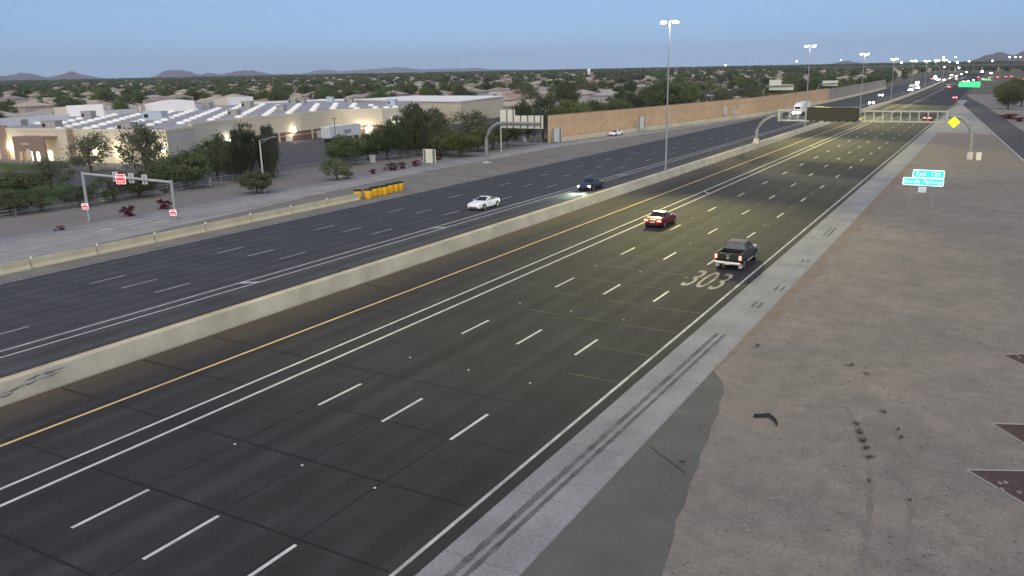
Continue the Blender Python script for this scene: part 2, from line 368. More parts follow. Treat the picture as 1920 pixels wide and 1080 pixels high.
line([(20, -75.6), (60, -80), (90, -83.6), (160, -84.1), (171, -83.7), (217, -78)], .14, 25, 210, M_WHITE2, ramp)
line([(100, 9.7), (160, 5.3), (226, .3), (437, -15.6)], .3, 100, 437, M_WHITE2, onramp)
dash = {}
def dashes(x, y0, n, parent, ma, wd=.15, ln=3.05, per=12.192):
    for i in range(n):
        a = y0 + i * per
        sheet('lane_dash', x - wd / 2, x + wd / 2, a, a + ln, .018, ma, parent)
for x in (-25.78, -22.08, -18.45): dashes(x, 14.41, 32, road_e, M_WHITE)
for x in (-50.7, -54.4, -58.15): dashes(x, 37.0 - 12.192, 32, road_w, M_WHITE2)
# sealed seams along the lane lines and skewed transverse joints
for x in (-25.95, -22.22, -18.6, -34.5): line(x, .07, 8, 110, M_TAR, road_e, 'seam', .0155)
for k in range(15):
    y0 = 12.75 + k * 4.57
    if y0 > 36: xs_ = (-37.9, -26)
    else: xs_ = (-37.9, -14.9)
    if k > 12: continue
    vs = [(x, y0 + .02 * (x - XC) + dy + random.uniform(-.03, .03), 0) for dy in (-.045, .045) for x in ([xs_[0] + (xs_[1] - xs_[0]) * t / 6 for t in range(7)])]
    vs = [(a, b, G(a, b) + .0165) for a, b, c in vs]
    MB().add(vs, [(i, i + 1, i + 8, i + 7) for i in range(6)]).build('joint', M_TAR, road_e)
for k in range(12):
    y0 = 36.2 + k * 4.57
    for xa, xb in ((-17.9, -14.9), (-21.4, -18.9), (-25.2, -22.5)):
        if random.random() < .15 or (y0 < 44 and xa < -18) or y0 > 80 or (y0 > 62 and xa > -18): continue
        MB().add([(x, y0 + dy + .02 * (x + 15), G(x, y0) + .0165) for x, dy in ((xa, -.022), (xb, -.022), (xb, .022), (xa, .022))], [(0, 1, 2, 3)]).build('joint', M_LITJ, road_e)
for k in range(5):
    y0 = 27.3 + k * 4.57
    MB().add([(x, y0 + dy, G(x, y0) + .0165) for x, dy in ((-64.8, -.025), (-42.5, -.025), (-42.5, .025), (-64.8, .025))], [(0, 1, 2, 3)]).build('joint', M_TAR, road_w)
sheet('cross_band', -29.0, -14.3, 116, 126, .0145, M_BAND, road_e)  # flat-toned band of asphalt laid across the lanes
# short diagonal bars closing the double line
for x0, x1, y in ((-30.5, -29.4, 101.5), (-30.5, -29.4, 171)):
    MB().add([(x0, y, G(x0, y) + .019), (x1, y - 1.6, G(x1, y - 1.6) + .019), (x1, y - 1.3, G(x1, y - 1.3) + .019), (x0, y + .3, G(x0, y) + .019)], [(0, 1, 2, 3)]).build('gap_bar', M_WHITE, road_e)
for y in (41.3, 66, 113):
    MB().add([(x, yy, G(x, yy) + .019) for x, yy in ((-47, y), (-45.9, y + .7), (-45.9, y + 1.1), (-47, y + .5))], [(0, 1, 2, 3)]).build('gap_bar', M_WHITE, road_w)
stud = MB().lathe([(.06, 0), (.055, .015), (.03, .022)], 8).mesh('road_stud', M_WHITE)
for x in (-25.95, -22.22, -18.6):
    for k in range(9): y = 21.75 + k * 12.192; link('road_stud', stud, road_e, (x, y, G(x, y) + .018))
# route number painted in the right lane
me = text_mesh('303', 1.0, mat('paint_cream_worn', (.26, .25, .215), .75, .45, .8, 7, .35), 'route_number', 0)
o = link('route_number', me, road_e); xs = [v.co.x for v in me.vertices]; ys_ = [v.co.y for v in me.vertices]
sx_ = 2.75 / (max(xs) - min(xs)); sy_ = 5.2 / (max(ys_) - min(ys_))
for v in me.vertices:
    x = -17.0 + v.co.x * sx_; y = 58.3 + v.co.y * sy_ - .02 * (x + 17); v.co = (x, y, G(x, y) + .019)
# wrong-way arrow on the exit ramp
def Pt(px, py): q = at(px, py); return (q.x, q.y)
a0, a1 = Pt(190, 421), Pt(264, 428)
ax, ay = -80.9, 52.5
arr = [(-.14, 8.0), (-.14, 2.4), (-.75, 2.4), (0, 0), (.75, 2.4), (.14, 2.4), (.14, 8.0)]
rot = math.atan2(4.0, 40)
drape('arrow_marking', [(ax + a * math.cos(rot) - b * math.sin(rot), ay + a * math.sin(rot) + b * math.cos(rot)) for a, b in arr], .019, M_WHITE2, ramp)
drape('arrow_marking', [(ax + 1.6 + a * math.cos(rot) - b * math.sin(rot), ay + 7 + a * math.sin(rot) + b * math.cos(rot)) for a, b in [(-.5, 0), (.4, -.2), (.5, 1.4), (-.4, 1.6)]], .019, M_WHITE2, ramp)
# tyre marks on the shoulder
sh = bpy.data.objects['road_shoulder']
def skid(pts, wd, y_off=0):
    mb = MB(); n = len(pts)
    for i, (x, y) in enumerate(pts):
        k = wd * (.75 + .5 * abs(math.sin(i * 1.7)) + random.uniform(-.1, .1))
        mb.v += [(x - k / 2, y, G(x - k / 2, y) + .020), (x + k / 2, y, G(x + k / 2, y) + .020)]
    for i in range(n - 1): mb.f.append((2 * i, 2 * i + 1, 2 * i + 3, 2 * i + 2)); mb.m.append(0)
    mb.build('tyre_mark', M_RUB, sh)
for dx in (0, .42):
    skid([(-13.1 + dx + (y - 20) * .012, y) for y in [14 + i * .55 for i in range(60)]], .23 if dx == 0 else .19)
for x, y, n in ((-12.45, 53.0, 4), (-12.1, 58.0, 4), (-12.6, 80, 10), (-12.2, 68, 3)):
    for dx in (0, .4): skid([(x + dx, y + i * .5) for i in range(n)], .17)
for y in (19.6, 24.2, 28.8, 38.0):
    MB().add([(x, y + dy + .05 * (x + 14), G(x, y) + .0195) for x, dy in ((-14, 0), (-11.3, 0), (-11.3, .02), (-14, .02))], [(0, 1, 2, 3)]).build('joint', M_RUB, sh)
# decorative red gravel beds with pale edging, right foreground
for k, pxs in enumerate((((1812, 882), (1925, 884), (1925, 948)), ((1860, 795), (1925, 797), (1925, 835)), ((1878, 666), (1925, 664), (1925, 688)))):
    P = [at(*q) for q in pxs]; far = [(P[0].x, P[0].y), (P[0].x + (P[2].x - P[0].x) * 1.6, P[0].y + (P[2].y - P[0].y) * 1.6), (P[0].x + (P[1].x - P[0].x) * 1.6, P[0].y + (P[1].y - P[0].y) * 1.6)]
    t = thing('gravel_bed', P[0], ('pointed dark red gravel bed with pale edging, nearest the camera', 'pointed dark red gravel bed with pale edging, middle of the three', 'small pointed dark red gravel bed with edging, farthest of the three')[k], 'gravel bed', 'red gravel beds on the dirt bank')
    loc = [(a - P[0].x, b - P[0].y, G(a, b) - P[0].z + .02) for a, b in far]
    MB().add(loc, [(0, 1, 2)]).build('gravel', M_REDG, t)
    for a, b in ((0, 1), (2, 0)):
        MB().tube([loc[a], loc[b]], .035, 5).build('edging', mat('edging_pale', (.30, .29, .28), .8), t)
    for i in range(5):
        a = random.uniform(.35, 1); b = random.uniform(0, 1); p0 = Vector(loc[0]).lerp(Vector(loc[1]).lerp(Vector(loc[2]), b), a)
        MB().lathe([(.01, 0), (.10, .02), (.07, .08), (.01, .1)], 6, p0).build('stone', M_GRAV, t)

# ================================================================== MEDIAN BARRIER
def sweep(name, profile, xc, y0, y1, ma, parent=None, tilt=True, extra=()):
    ys = ysteps(y0, y1, list(extra) + ([a for a, b in xc] if isinstance(xc, list) else [])); mb = MB(); rings = []
    for y in ys:
        x0 = lerp(xc, y); z0 = G(x0, y); rings.append([(x0 + a, y, z0 + b) for a, b in profile])
    mb.loft(rings[::-1]); return mb.build(name, ma, parent)
bar = thing('median_barrier', (XC, 20, G(XC, 20)), 'long cream concrete barrier dividing the two carriageways', 'barrier')
def at_parent(o, p):
    o.parent = p; o.location = Vector(o.location) - p.location; return o
at_parent(sweep('wall', [(-.43, -.05), (-.43, .10), (-.22, 1.03), (-.19, 1.07), (.19, 1.07), (.22, 1.03), (.43, .10), (.43, -.05)], XC, -30, 1050, M_BARR), bar)
M_SCUFF = mat('scuff_grey', (.15, .16, .18), .9, .4, 3, 14, .4)
def on_face(y, h, d=.012): # point on the near barrier face
    return Vector((.43 - .21 * (h - .1) / .93 + d, y - 20, G(XC, y) - G(XC, 20) + h))
for k in range(16):
    y = random.uniform(17.2, 21.5); h = .30 + (y - 17.2) * .10 + random.uniform(-.12, .16); L = random.uniform(.5, 1.8); tck = random.uniform(.015, .06); up = random.uniform(.05, .14)
    pts = [on_face(y + L * t, h + up * t * L + random.uniform(-.02, .02)) for t in (0, .25, .5, .75, 1)]
    mb = MB(); wd = [.004, tck, tck * 1.2, tck * .6, .004]
    for q, ww in zip(pts, wd): mb.v += [(q.x, q.y, q.z - ww), (q.x - .21 / .93 * 2 * ww, q.y, q.z + ww)]
    for i in range(4): mb.f.append((2 * i, 2 * i + 2, 2 * i + 3, 2 * i + 1)); mb.m.append(0)
    mb.build('scuff_mark', M_SCUFF, bar)

# temporary barrier along the exit ramp
KX = -68.75; ybeg = 38.8 - 6.05 * 2; kp = None
kme = MB().loft([[(a, y, b) for a, b in [(-.30, 0), (-.30, .08), (-.15, .33), (-.10, .82), (.10, .82), (.15, .33), (.30, .08), (.30, 0)]] for y in (5.93, 0)]).mesh('body', M_KRAIL)
krm = MB().box((0, 0, 0), (.16, .10, .2)).mesh('reflector', mat('reflector_white', (.75, .74, .7), .4))
for i in range(10):
    y = ybeg + i * 6.05
    if y > 80: break
    t = thing('barrier_segment', (KX, y, G(KX, y)), '', 'barrier', 'concrete barrier segments along the exit ramp')
    t.rotation_euler = (math.atan(-.00525), 0, 0)
    last = y + 6.05 > 80
    t['label'] = ('leftmost cream concrete barrier segment, almost wholly outside the left edge', 'cream concrete barrier segment cut by the left edge of the view', 'first whole cream concrete barrier segment from the left', 'second whole cream concrete barrier segment from the left', 'third whole cream barrier segment, below the right portal post', 'fourth whole cream barrier segment, just right of the portal', 'cream barrier segment below the street lamp', 'cream barrier segment, third from the yellow barrels', 'cream barrier segment, last but one before the yellow barrels', 'cream concrete barrier segment at the end, next to the yellow barrels')[9 if last else i]
    link('body', kme, t)
    link('reflector', krm, t, (.02, .1, .90))
YB = y if y > 80 else y + 6.05
# yellow sand barrels
M_BARREL = mat('barrel_yellow', (.86, .49, .02), .5, .08, 2, 10, .05)
bbody = MB().lathe([(.36, 0), (.40, .05), (.44, .5), (.46, .52), (.47, .86), (.47, .90)], 20).mesh('drum', M_BARREL, True)
blid = MB().lathe([(.50, .88), (.50, .95), (.44, 1.0), (.1, 1.03)], 20).mesh('lid', M_DARK, True)
bl = ['yellow sand barrel touching the end of the concrete barrier', 'yellow sand barrel, second along the row from the concrete barrier', 'third yellow sand barrel from the barrier end', 'fourth yellow sand barrel from the barrier end', 'fifth yellow sand barrel from the barrier end', 'sixth yellow sand barrel from the barrier end', 'seventh yellow sand barrel from the barrier end', 'yellow sand barrel at the far tip of the row']
bpx = [(687, 370), (691, 372), (701, 368), (710, 366), (720.5, 364.5), (731, 361), (740.5, 359), (749.5, 357)]
q0 = at(683, 372)
for k, (px, py) in enumerate(bpx):
    q = at(px, py)
    if k == 0: q = Vector((KX - .55, YB - .1 + .55, 0))
    t = thing('sand_barrel', (q.x, q.y, G(q.x, q.y)), bl[k], 'barrel', 'yellow sand barrels at the barrier end', rz=k, sc_=(1.12, 1.12, 1.2))
    link('drum', bbody, t); link('lid', blid, t)

# ================================================================== HIGH-MAST LAMPS ON THE MEDIAN
M_LAMP = glow('lamp_glow', (1, .97, .95), 90); M_LAMPF = glow('lamp_glow_far', (1, .97, .95), 50)
LAMPY = [13.5, 110.4, 207.5, 299, 390, 481, 572, 663, 755]
lampn = ['tall twin-headed light mast on the barrier beyond the red car', 'tall lit light mast standing left of the message board', 'tall lit light mast on the barrier just past the message board']
for k, y in enumerate(LAMPY):
    hgt = (20.8, 20.8, 19.6, 18.8, 17.8, 17.2, 17, 17, 17)[k]; z = G(XC, y) + 1.05
    lab = 'lit light mast on the barrier near the left edge, mostly out of view' if k == 0 else lampn[k - 1] if k < 4 else 'small distant lit light mast in the row along the barrier'
    t = thing('light_mast', (XC, y, z), lab, 'light mast', 'light masts along the median')
    MB().lathe([(.22, 0), (.22, .35), (.13, .4)], 10).build('base', M_GALVD, t)
    MB().tube([(0, 0, .3), (0, 0, hgt - 1.0)], [.13, .07], 10).build('pole', M_GALV, t)
    MB().tube([(-.75, 0, hgt - 1.02), (.75, 0, hgt - 1.02)], .05, 6).build('crossarm', M_GALV, t)
    for sx in (-1, 1):
        hd = MB().box((sx * .85, 0, hgt - 1.0), (.72, .50, .16), top=.8).build('lamp_head', M_GALVD, t)
        far = k > 1
        s_ = 1.25 if not far else 1.2 + .15 * (k - 1)
        MB().lathe([(.30 * s_, -.12 * s_), (.30 * s_, .0), (.2 * s_, .06 * s_)], 12, (sx * .85, 0, hgt - 1.14)).build('lens', M_LAMPF if far else M_LAMP, hd)
    if k < 5:
        for sy in (-1, 1):
            if k == 0 and sy < 0: continue
            for sx in (1,):
                ld = bpy.data.lights.new('lamp_light', 'SPOT'); ld.energy = 25000 if k else 9000; ld.spot_size = R(74); ld.spot_blend = 1.0; ld.shadow_soft_size = .4; ld.color = (1, .90, .32)
                lo = bpy.data.objects.new('lamp_light', ld); col.objects.link(lo); lo.parent = t; lo.location = (sx * .85, sy * .3, hgt - 1.45)
                d = Vector((sx * 19, sy * 43, -hgt)); lo.rotation_euler = d.to_track_quat('-Z', 'Y').to_euler()

# ================================================================== MESSAGE BOARD GANTRY
YG = 161.0
gz = G(XC, YG) + 1.07
gan = thing('sign_gantry', (XC, YG, gz), 'grey steel sign gantry spanning the near carriageway on two curved arms', 'gantry')
def gp(px, py): q = atY(px, py, YG); return Vector((q.x - XC, 0, q.z - gz))
zt = gp(1600, 208).z; zb = gp(1600, 227).z; xl_ = gp(1466, 215).x; xr_ = gp(1776, 218).x
zt -= 0; 
xR = gp(1818, 300).x; zR = G(xR + XC, YG) - gz
arc = [(0, 0, 0), (0, 0, 1.6)] + [(0 + 2.9 * (1 - math.cos(a)) * 1.55, 0, 1.6 + (zb + .95 - 1.6) * math.sin(a)) for a in [R(15 * i) for i in range(1, 7)]] + [(xl_, 0, zb + .95)]
MB().tube(arc, [.33] * 2 + [.31] * 4 + [.28] * 3, 12).build('arm', M_GALVD, gan, smooth=True)
MB().box((0, 0, .25), (1.1, 1.1, 1.1), top=.7).build('base', M_BARR, gan)
arc = [(xR, 0, zR), (xR, 0, zR + 2.6)] + [(xR - 2.3 * (1 - math.cos(a)) * 1.2, 0, zR + 2.6 + (zb + .95 - zR - 2.6) * math.sin(a)) for a in [R(15 * i) for i in range(1, 7)]] + [(xr_, 0, zb + .95)]
MB().tube(arc, [.33] * 2 + [.31] * 4 + [.28] * 3, 12).build('arm', M_GALVD, gan, smooth=True)
MB().box((xR, 0, zR + .55), (.95, .95, 1.3), top=.85).build('base', mat('pedestal', (.5, .48, .42), .8), gan)
for dy in (-.6, .6):
    for zz in (zb, zt):
        MB().box(((xl_ + xr_) / 2, dy, zz), (xr_ - xl_, .17, .20)).build('chord', M_GALV, gan)
nb = 19
for i in range(nb + 1):
    x = xl_ + (xr_ - xl_) * i / nb
    for dy in (-.6, .6): MB().box((x, dy * .97, (zb + zt) / 2), (.12, .12, zt - zb - .2)).build('strut', M_GALV, gan)
    if i % 2 == 0:
        for zz in (zb + .0, zt): MB().box((x + .12, 0, zz), (.10, 1.05, .12)).build('tie', M_GALV, gan)
for dx in (xl_ - .35, xr_ + .05):
    MB().box((dx, 0, (zt + zb) / 2), (.36, 1.5, (zt - zb) + .3)).build('end_plate', M_GALV, gan)
# catwalk below board
a_, b_ = gp(1518, 200), gp(1611, 225)
dm = thing('message_board', (XC, YG, gz), 'wide dark electronic message board, switched off, on the gantry', 'message board')
cx, cz, ww, hh = (a_.x + b_.x) / 2, (a_.z + b_.z) / 2, b_.x - a_.x, a_.z - b_.z
MB().box((cx, -1.35, cz), (ww, 1.05, hh)).build('housing', M_DARK, dm)
MB().box((cx, -1.895, cz), (ww - .5, .03, hh - .42)).build('screen', mat('screen_off', (.022, .022, .022), .55, .1, 2, 9, .1), dm)
for sz in (-1, 1): MB().box((cx, -1.96, cz + sz * (hh / 2 - .09)), (ww + .12, .16, .18)).build('frame_bar', M_DARK, dm)
for s2 in (-1, 1): MB().box((cx + s2 * (ww / 2 - .06), -1.96, cz), (.2, .16, hh - .36)).build('frame_bar', M_DARK, dm)
for i in range(7): MB().box((cx - ww / 2 + ww * (i + .5) / 7, -1.3, cz - hh / 2 - .16), (.14, 1.3, .32)).build('bracket', M_DARK, dm)
# equipment cabinet by the right pedestal
t = thing('equipment_cabinet', (XC + xR + 1.3, YG - .8, G(XC + xR + 1.3, YG)), 'small pale equipment cabinet beside the gantry pedestal', 'cabinet')
MB().box((0, 0, .65), (.8, .6, 1.3)).build('case', mat('cabinet_pale', (.55, .54, .5), .6), t); MB().box((0, -.31, .65), (.62, .02, 1.1)).build('door', M_ALU, t)
# yellow diamond sign hung from the right arm
dq = gp(1789, 229)
t = thing('warning_sign', (XC + dq.x, YG - .5, gz + dq.z), 'bright yellow diamond warning sign hanging from the gantry arm', 'sign')
s_ = .95
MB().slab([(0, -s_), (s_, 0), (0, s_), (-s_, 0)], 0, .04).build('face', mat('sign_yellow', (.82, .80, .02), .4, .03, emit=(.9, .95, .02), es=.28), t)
MB().tube([(0, .1, .3), (0, .3, 1.6)], .05, 6).build('hanger', M_GALV, t)

# ================================================================== SIGNS
M_GREEN = mat('sign_green', (.02, .52, .38), .4, .04, 1, 8, .03, emit=(.03, .80, .60), es=.40)  # emission added so the exit sign face reads brighter
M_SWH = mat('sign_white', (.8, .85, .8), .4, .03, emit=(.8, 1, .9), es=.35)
def rounded(w_, h_, r_, n=4):
    out = []
    for sx, sz, a0 in ((1, 1, 0), (-1, 1, 90), (-1, -1, 180), (1, -1, 270)):
        for i in range(n + 1):
            a = R(a0 + 90 * i / n); out.append((sx * (w_ / 2 - r_) + r_ * math.cos(a), sz * (h_ / 2 - r_) + r_ * math.sin(a)))
    return out
def panel(parent, name, cx, cz, w_, h_, y, ma, border=None, bw=.07, r_=.12, th=.05):
    o = MB().slab([(cx + a, cz + b) for a, b in rounded(w_, h_, r_)], y, y + th).build(name, border or ma, parent)
    if border:
        MB().slab([(cx + a, cz + b) for a, b in rounded(w_ - 2 * bw, h_ - 2 * bw, max(.02, r_ - bw))], y - .008, y).build('face', ma, o)
    return o
def letter(parent, s, size, cx, cz, y, ma, sx=1):
    o = link('lettering', text_mesh(s, size, ma), parent, (cx, y, cz)); o.rotation_euler = (R(90), 0, 0); o.scale = (sx, 1, 1); return o
YS = 101.2
qb = atY(1728, 392, YS); S0 = Vector((qb.x, YS, G(qb.x, YS)))
def sp(px, py): q = atY(px, py, YS); return (q.x - S0.x, q.z - S0.z)
t = thing('exit_sign', S0, 'bright green exit guide sign with stepped top standing on the dirt bank', 'sign', rz=R(-3))
(ax0, az1), (ax1, az0) = sp(1712, 318), sp(1771, 332.5); (bx0, bz1), (bx1, bz0) = sp(1693, 332), sp(1769, 350)
az0 = bz1 - .03
p1 = panel(t, 'panel', (ax0 + ax1) / 2, (az0 + az1) / 2 + .02, ax1 - ax0, az1 - az0, 0, M_GREEN, M_SWH, .09, .14)
p2 = panel(t, 'panel', (bx0 + bx1) / 2, (bz0 + bz1) / 2, bx1 - bx0, bz1 - bz0, -.01, M_GREEN, M_SWH, .09, .14)
letter(p1, 'Exit  126', .62, (ax0 + ax1) / 2, (az0 + az1) / 2 + .02, -.025, M_SWH, 1.1)
letter(p2, 'Estrella  Parkway', .56, (bx0 + bx1) / 2, (bz0 + bz1) / 2, -.035, M_SWH, .98)
for px in (1706, 1748):
    x = sp(px, 370)[0]; MB().box((x, .1, bz0 / 2 + .2), (.13, .10, bz0 + .8)).build('post', M_GALVD, t)
(cx0, cz1), (cx1, cz0) = sp(1722, 350), sp(1736, 361)
p3 = panel(t, 'plaque', (cx0 + cx1) / 2, (cz0 + cz1) / 2, cx1 - cx0, cz1 - cz0, -.0, mat('plaque_white', (.72, .84, .88), .4, .03), None, r_=.04)
for i in range(4): MB().box(((cx0 + cx1) / 2 - .21 + .14 * i, -.012, (cz0 + cz1) / 2 - .04), (.05, .012, .3)).build('stripe', mat('plaque_blue', (.38, .58, .72), .5), p3)
# backs of signs on the far side
def sign_back(px, pybase, x0, x1, y0, y1, label, ma, nposts=2, ribs=2, name='sign', yy=None, poly=None):
    q = at(px, pybase); Y = q.y
    L = atY(x0, y1, Y); Rr = atY(x1, y0, Y); z0 = G(q.x, Y)
    t = thing(name, (q.x, Y, z0), label, 'sign', 'signs seen from behind')
    cx, cz, w_, h_ = (L.x + Rr.x) / 2 - q.x, (L.z + Rr.z) / 2 - z0, Rr.x - L.x, Rr.z - L.z
    if poly: MB().slab([(cx + a * w_ / 2, cz + b * h_ / 2) for a, b in poly], 0, .06).build('panel', ma, t)
    else: panel(t, 'panel', cx, cz, w_, h_, 0, ma, r_=.06, th=.06)
    for i in range(nposts):
        fx = cx + (w_ * (-.32 + .64 * i) if nposts == 2 else 0)
        MB().box((fx, -.06, (cz + h_ / 2) / 2 - .1), (.13, .09, cz + h_ / 2 + .1)).build('post', M_GALVD, t)
    for i in range(ribs):
        fx = cx + w_ * (-.40 + .80 * i / max(1, ribs - 1)); MB().box((fx, -.03, cz), (.20, .05, h_ * .99)).build('rib', M_STRIPE, t)
    return t
sign_back(805, 322, 794, 816, 280, 305, 'pale sign back on two posts between ramp and verge', M_ALU)
sign_back(1044, 268, 1035, 1053, 241, 266, 'grey sign back at the near end of the salmon wall', M_ALUC)
sign_back(1204, 248, 1197, 1211, 219, 241, 'grey sign back beside the ramp, middle of the salmon wall', M_ALUC)
sign_back(1359, 226, 1355, 1363, 200, 214, 'small pale sign back far along the salmon wall', M_ALUC, 1, 0)
sign_back(1377, 224, 1372, 1383, 205, 215, 'small diamond sign seen from behind, far along the wall', M_ALUC, 1, 0, poly=[(0, -1), (1, 0), (0, 1), (-1, 0)])
# monotube sign
qm = at(913, 305); YM = qm.y
mo = thing('overhead_sign', (qm.x, YM, qm.z), 'large pale sign back with stepped corner on one curved grey arm', 'sign', 'signs seen from behind')
def mp_(px, py): q = atY(px, py, YM); return (q.x - qm.x, q.z - qm.z)
za = mp_(975, 231)[1]; xe = mp_(1013, 231)[0]; r_ = 2.9
path = [(0, 0, 0), (0, 0, za - r_ * 1.25)] + [(r_ * 1.15 * (1 - math.cos(a)), 0, za - r_ * 1.25 + r_ * 1.25 * math.sin(a)) for a in [R(15 * i) for i in range(1, 7)]] + [(xe, 0, za)]
MB().tube(path, [.34, .32] + [.31] * 5 + [.28, .24], 12).build('arm', M_GALVD, mo, smooth=True)
MB().lathe([(.9, -.3), (.9, .14), (.5, .2)], 14).build('footing', M_BARR, mo)
P = [mp_(*q) for q in ((936, 206), (963, 206), (963, 217), (1016, 217), (1016, 242), (936, 240))]
MB().slab(P[::-1], .42, .5).build('panel', M_ALU, mo)
for i, px in enumerate((948.5, 960.5, 974.5, 987.5, 1000, 1012)):
    x = mp_(px, 230)[0]; zt_ = P[0][1] if px < 963 else P[3][1]; MB().box((x, .36, (zt_ + P[5][1]) / 2), (.18, .1, zt_ - P[5][1] - .06)).build('rib', M_STRIPE, mo)
# distant overhead signs
for lab, x, Y, w_, h_, zc, ma in (('distant stepped sign back above the grey wall', -71, 330, 9, 3.4, 9.2, M_ALU), ('small distant pale sign back above the grey wall', -69, 425, 7, 2.4, 8.2, M_ALU)):
    t = thing('overhead_sign', (x, Y, G(x, Y)), lab, 'sign', 'signs seen from behind')
    if w_ == 9: MB().slab([(-w_ / 2, zc - h_ / 2), (w_ / 2, zc - h_ / 2), (w_ / 2, zc + .4), (-.1, zc + .4), (-.1, zc + h_ / 2 + .4), (-w_ / 2, zc + h_ / 2 + .4)], 0, .1).build('panel', ma, t)
    else: MB().slab([(a, b + zc) for a, b in rounded(w_, h_, .1)], 0, .1).build('panel', ma, t)
    MB().tube([(-w_ / 2 - 2, -.3, 0), (-w_ / 2 - 2, -.3, zc - 2), (-w_ / 2 - 1, -.3, zc - .3), (w_ / 2, -.3, zc)], .3, 8).build('arm', M_GALVD, t)

# ================================================================== RAMP SIGN PORTAL
pl, pr = at(168, 415), at(330, 412)
YP = (pl.y + pr.y) / 2
por = thing('ramp_portal', pl, 'grey pipe portal over the exit ramp carrying red signs', 'portal')
tl, tr = atY(156, 322, pl.y) - pl, atY(323.5, 338, pr.y) - pl; br = Vector((pr.x, pr.y, G(pr.x, pr.y))) - pl
MB().tube([(0, 0, 0), (0, 0, tl.z)], .17, 10).build('post', M_GALV, por); MB().tube([br, (br.x, br.y, tr.z)], .17, 10).build('post', M_GALV, por)
bm = lambda f: Vector((br.x * f, br.y * f, tl.z - .22 + (tr.z - tl.z) * f))
MB().tube([bm(0), bm(1)], .15, 10).build('beam', M_GALV, por)
MB().box((0, 0, .06), (.9, .9, .12)).build('footing', M_CONC, por); MB().box((br.x, br.y, .06 + br.z), (.9, .9, .12)).build('footing', M_CONC, por)
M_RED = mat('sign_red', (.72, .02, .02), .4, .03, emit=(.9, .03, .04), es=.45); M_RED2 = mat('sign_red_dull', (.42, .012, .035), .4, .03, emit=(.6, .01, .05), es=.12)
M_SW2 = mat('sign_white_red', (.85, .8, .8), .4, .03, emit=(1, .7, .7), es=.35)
def wrong_way(P0, w_, h_, lab, ma, s):
    t = thing('wrong_way_sign', P0, lab, 'sign', 'wrong way signs', rz=R(20))
    p = panel(t, 'panel', 0, 0, w_, h_, 0, ma, M_SW2, .05, .06, .03)
    letter(p, 'WRONG', s, 0, h_ * .2, -.02, M_SW2, 1); letter(p, 'WAY', s, 0, -h_ * .24, -.02, M_SW2, 1)
f = bm(.455); wrong_way(pl + f + Vector((0, -.3, -.15)), 1.15, 1.1, 'bright red WRONG WAY sign in the middle of the portal beam', M_RED, .36)
wrong_way(Vector((pl.x, pl.y - .28, pl.z + 1.75)), .78, .66, 'small red WRONG WAY sign low on the left portal post', M_RED2, .23)
wrong_way(Vector((pr.x, pr.y - .28, G(pr.x, pr.y) + .85)), .78, .66, 'small red WRONG WAY sign low on the right portal post', M_RED2, .23)
for ff, lab in ((.34, 'grey sign back on the portal beam, left of the red sign'), (.52, 'partly hidden grey sign back just behind the red portal sign'), (.67, 'grey sign back on the portal beam, right of the red sign')):
    f = pl + bm(ff); t = thing('sign', (f.x, f.y + .32, f.z - .05), lab, 'sign', 'signs seen from behind', rz=R(20))
    panel(t, 'panel', 0, 0, .66, 1.1, 0, M_ALUC, r_=.05, th=.03); MB().box((0, -.05, 0), (.08, .08, .9)).build('bracket', M_GALVD, t)
# street lamp on the slope
q = at(496, 361); tp = atY(491, 263, q.y)
t = thing('street_lamp', q, 'slim pale street lamp post with a sloping arm, beside the exit ramp', 'street lamp')
hz = tp.z - q.z; MB().tube([(0, 0, 0), (0, 0, hz)], [.12, .08], 8).build('post', mat('lamp_pale', (.55, .55, .5), .5), t)
ae = atY(511, 257, q.y) - q
MB().tube([(0, 0, hz - .05), (ae.x, 0, ae.z)], .055, 6).build('arm', M_GALV, t); MB().tube([(0, 0, hz - .55), (ae.x * .85, 0, ae.z - .05)], .035, 6).build('brace', M_GALV, t)
MB().box((ae.x + .25, 0, ae.z + .04), (.7, .26, .13), top=.8).build('lamp_head', M_GALVD, t)
q = at(940, 284); tp = atY(940, 206, q.y)
t = thing('street_lamp', q, 'slim pale lamp post standing behind the large curved-arm sign', 'street lamp')
MB().tube([(0, 0, 0), (0, 0, tp.z - q.z)], [.13, .09], 8).build('post', MATS['lamp_pale'], t)
MB().tube([(0, 0, tp.z - q.z - .1), (2.6, 0, tp.z - q.z + .9)], .05, 6).build('arm', M_GALV, t)
MB().box((2.9, 0, tp.z - q.z + .98), (.7, .28, .13), top=.8).build('lamp_head', M_GALVD, t)
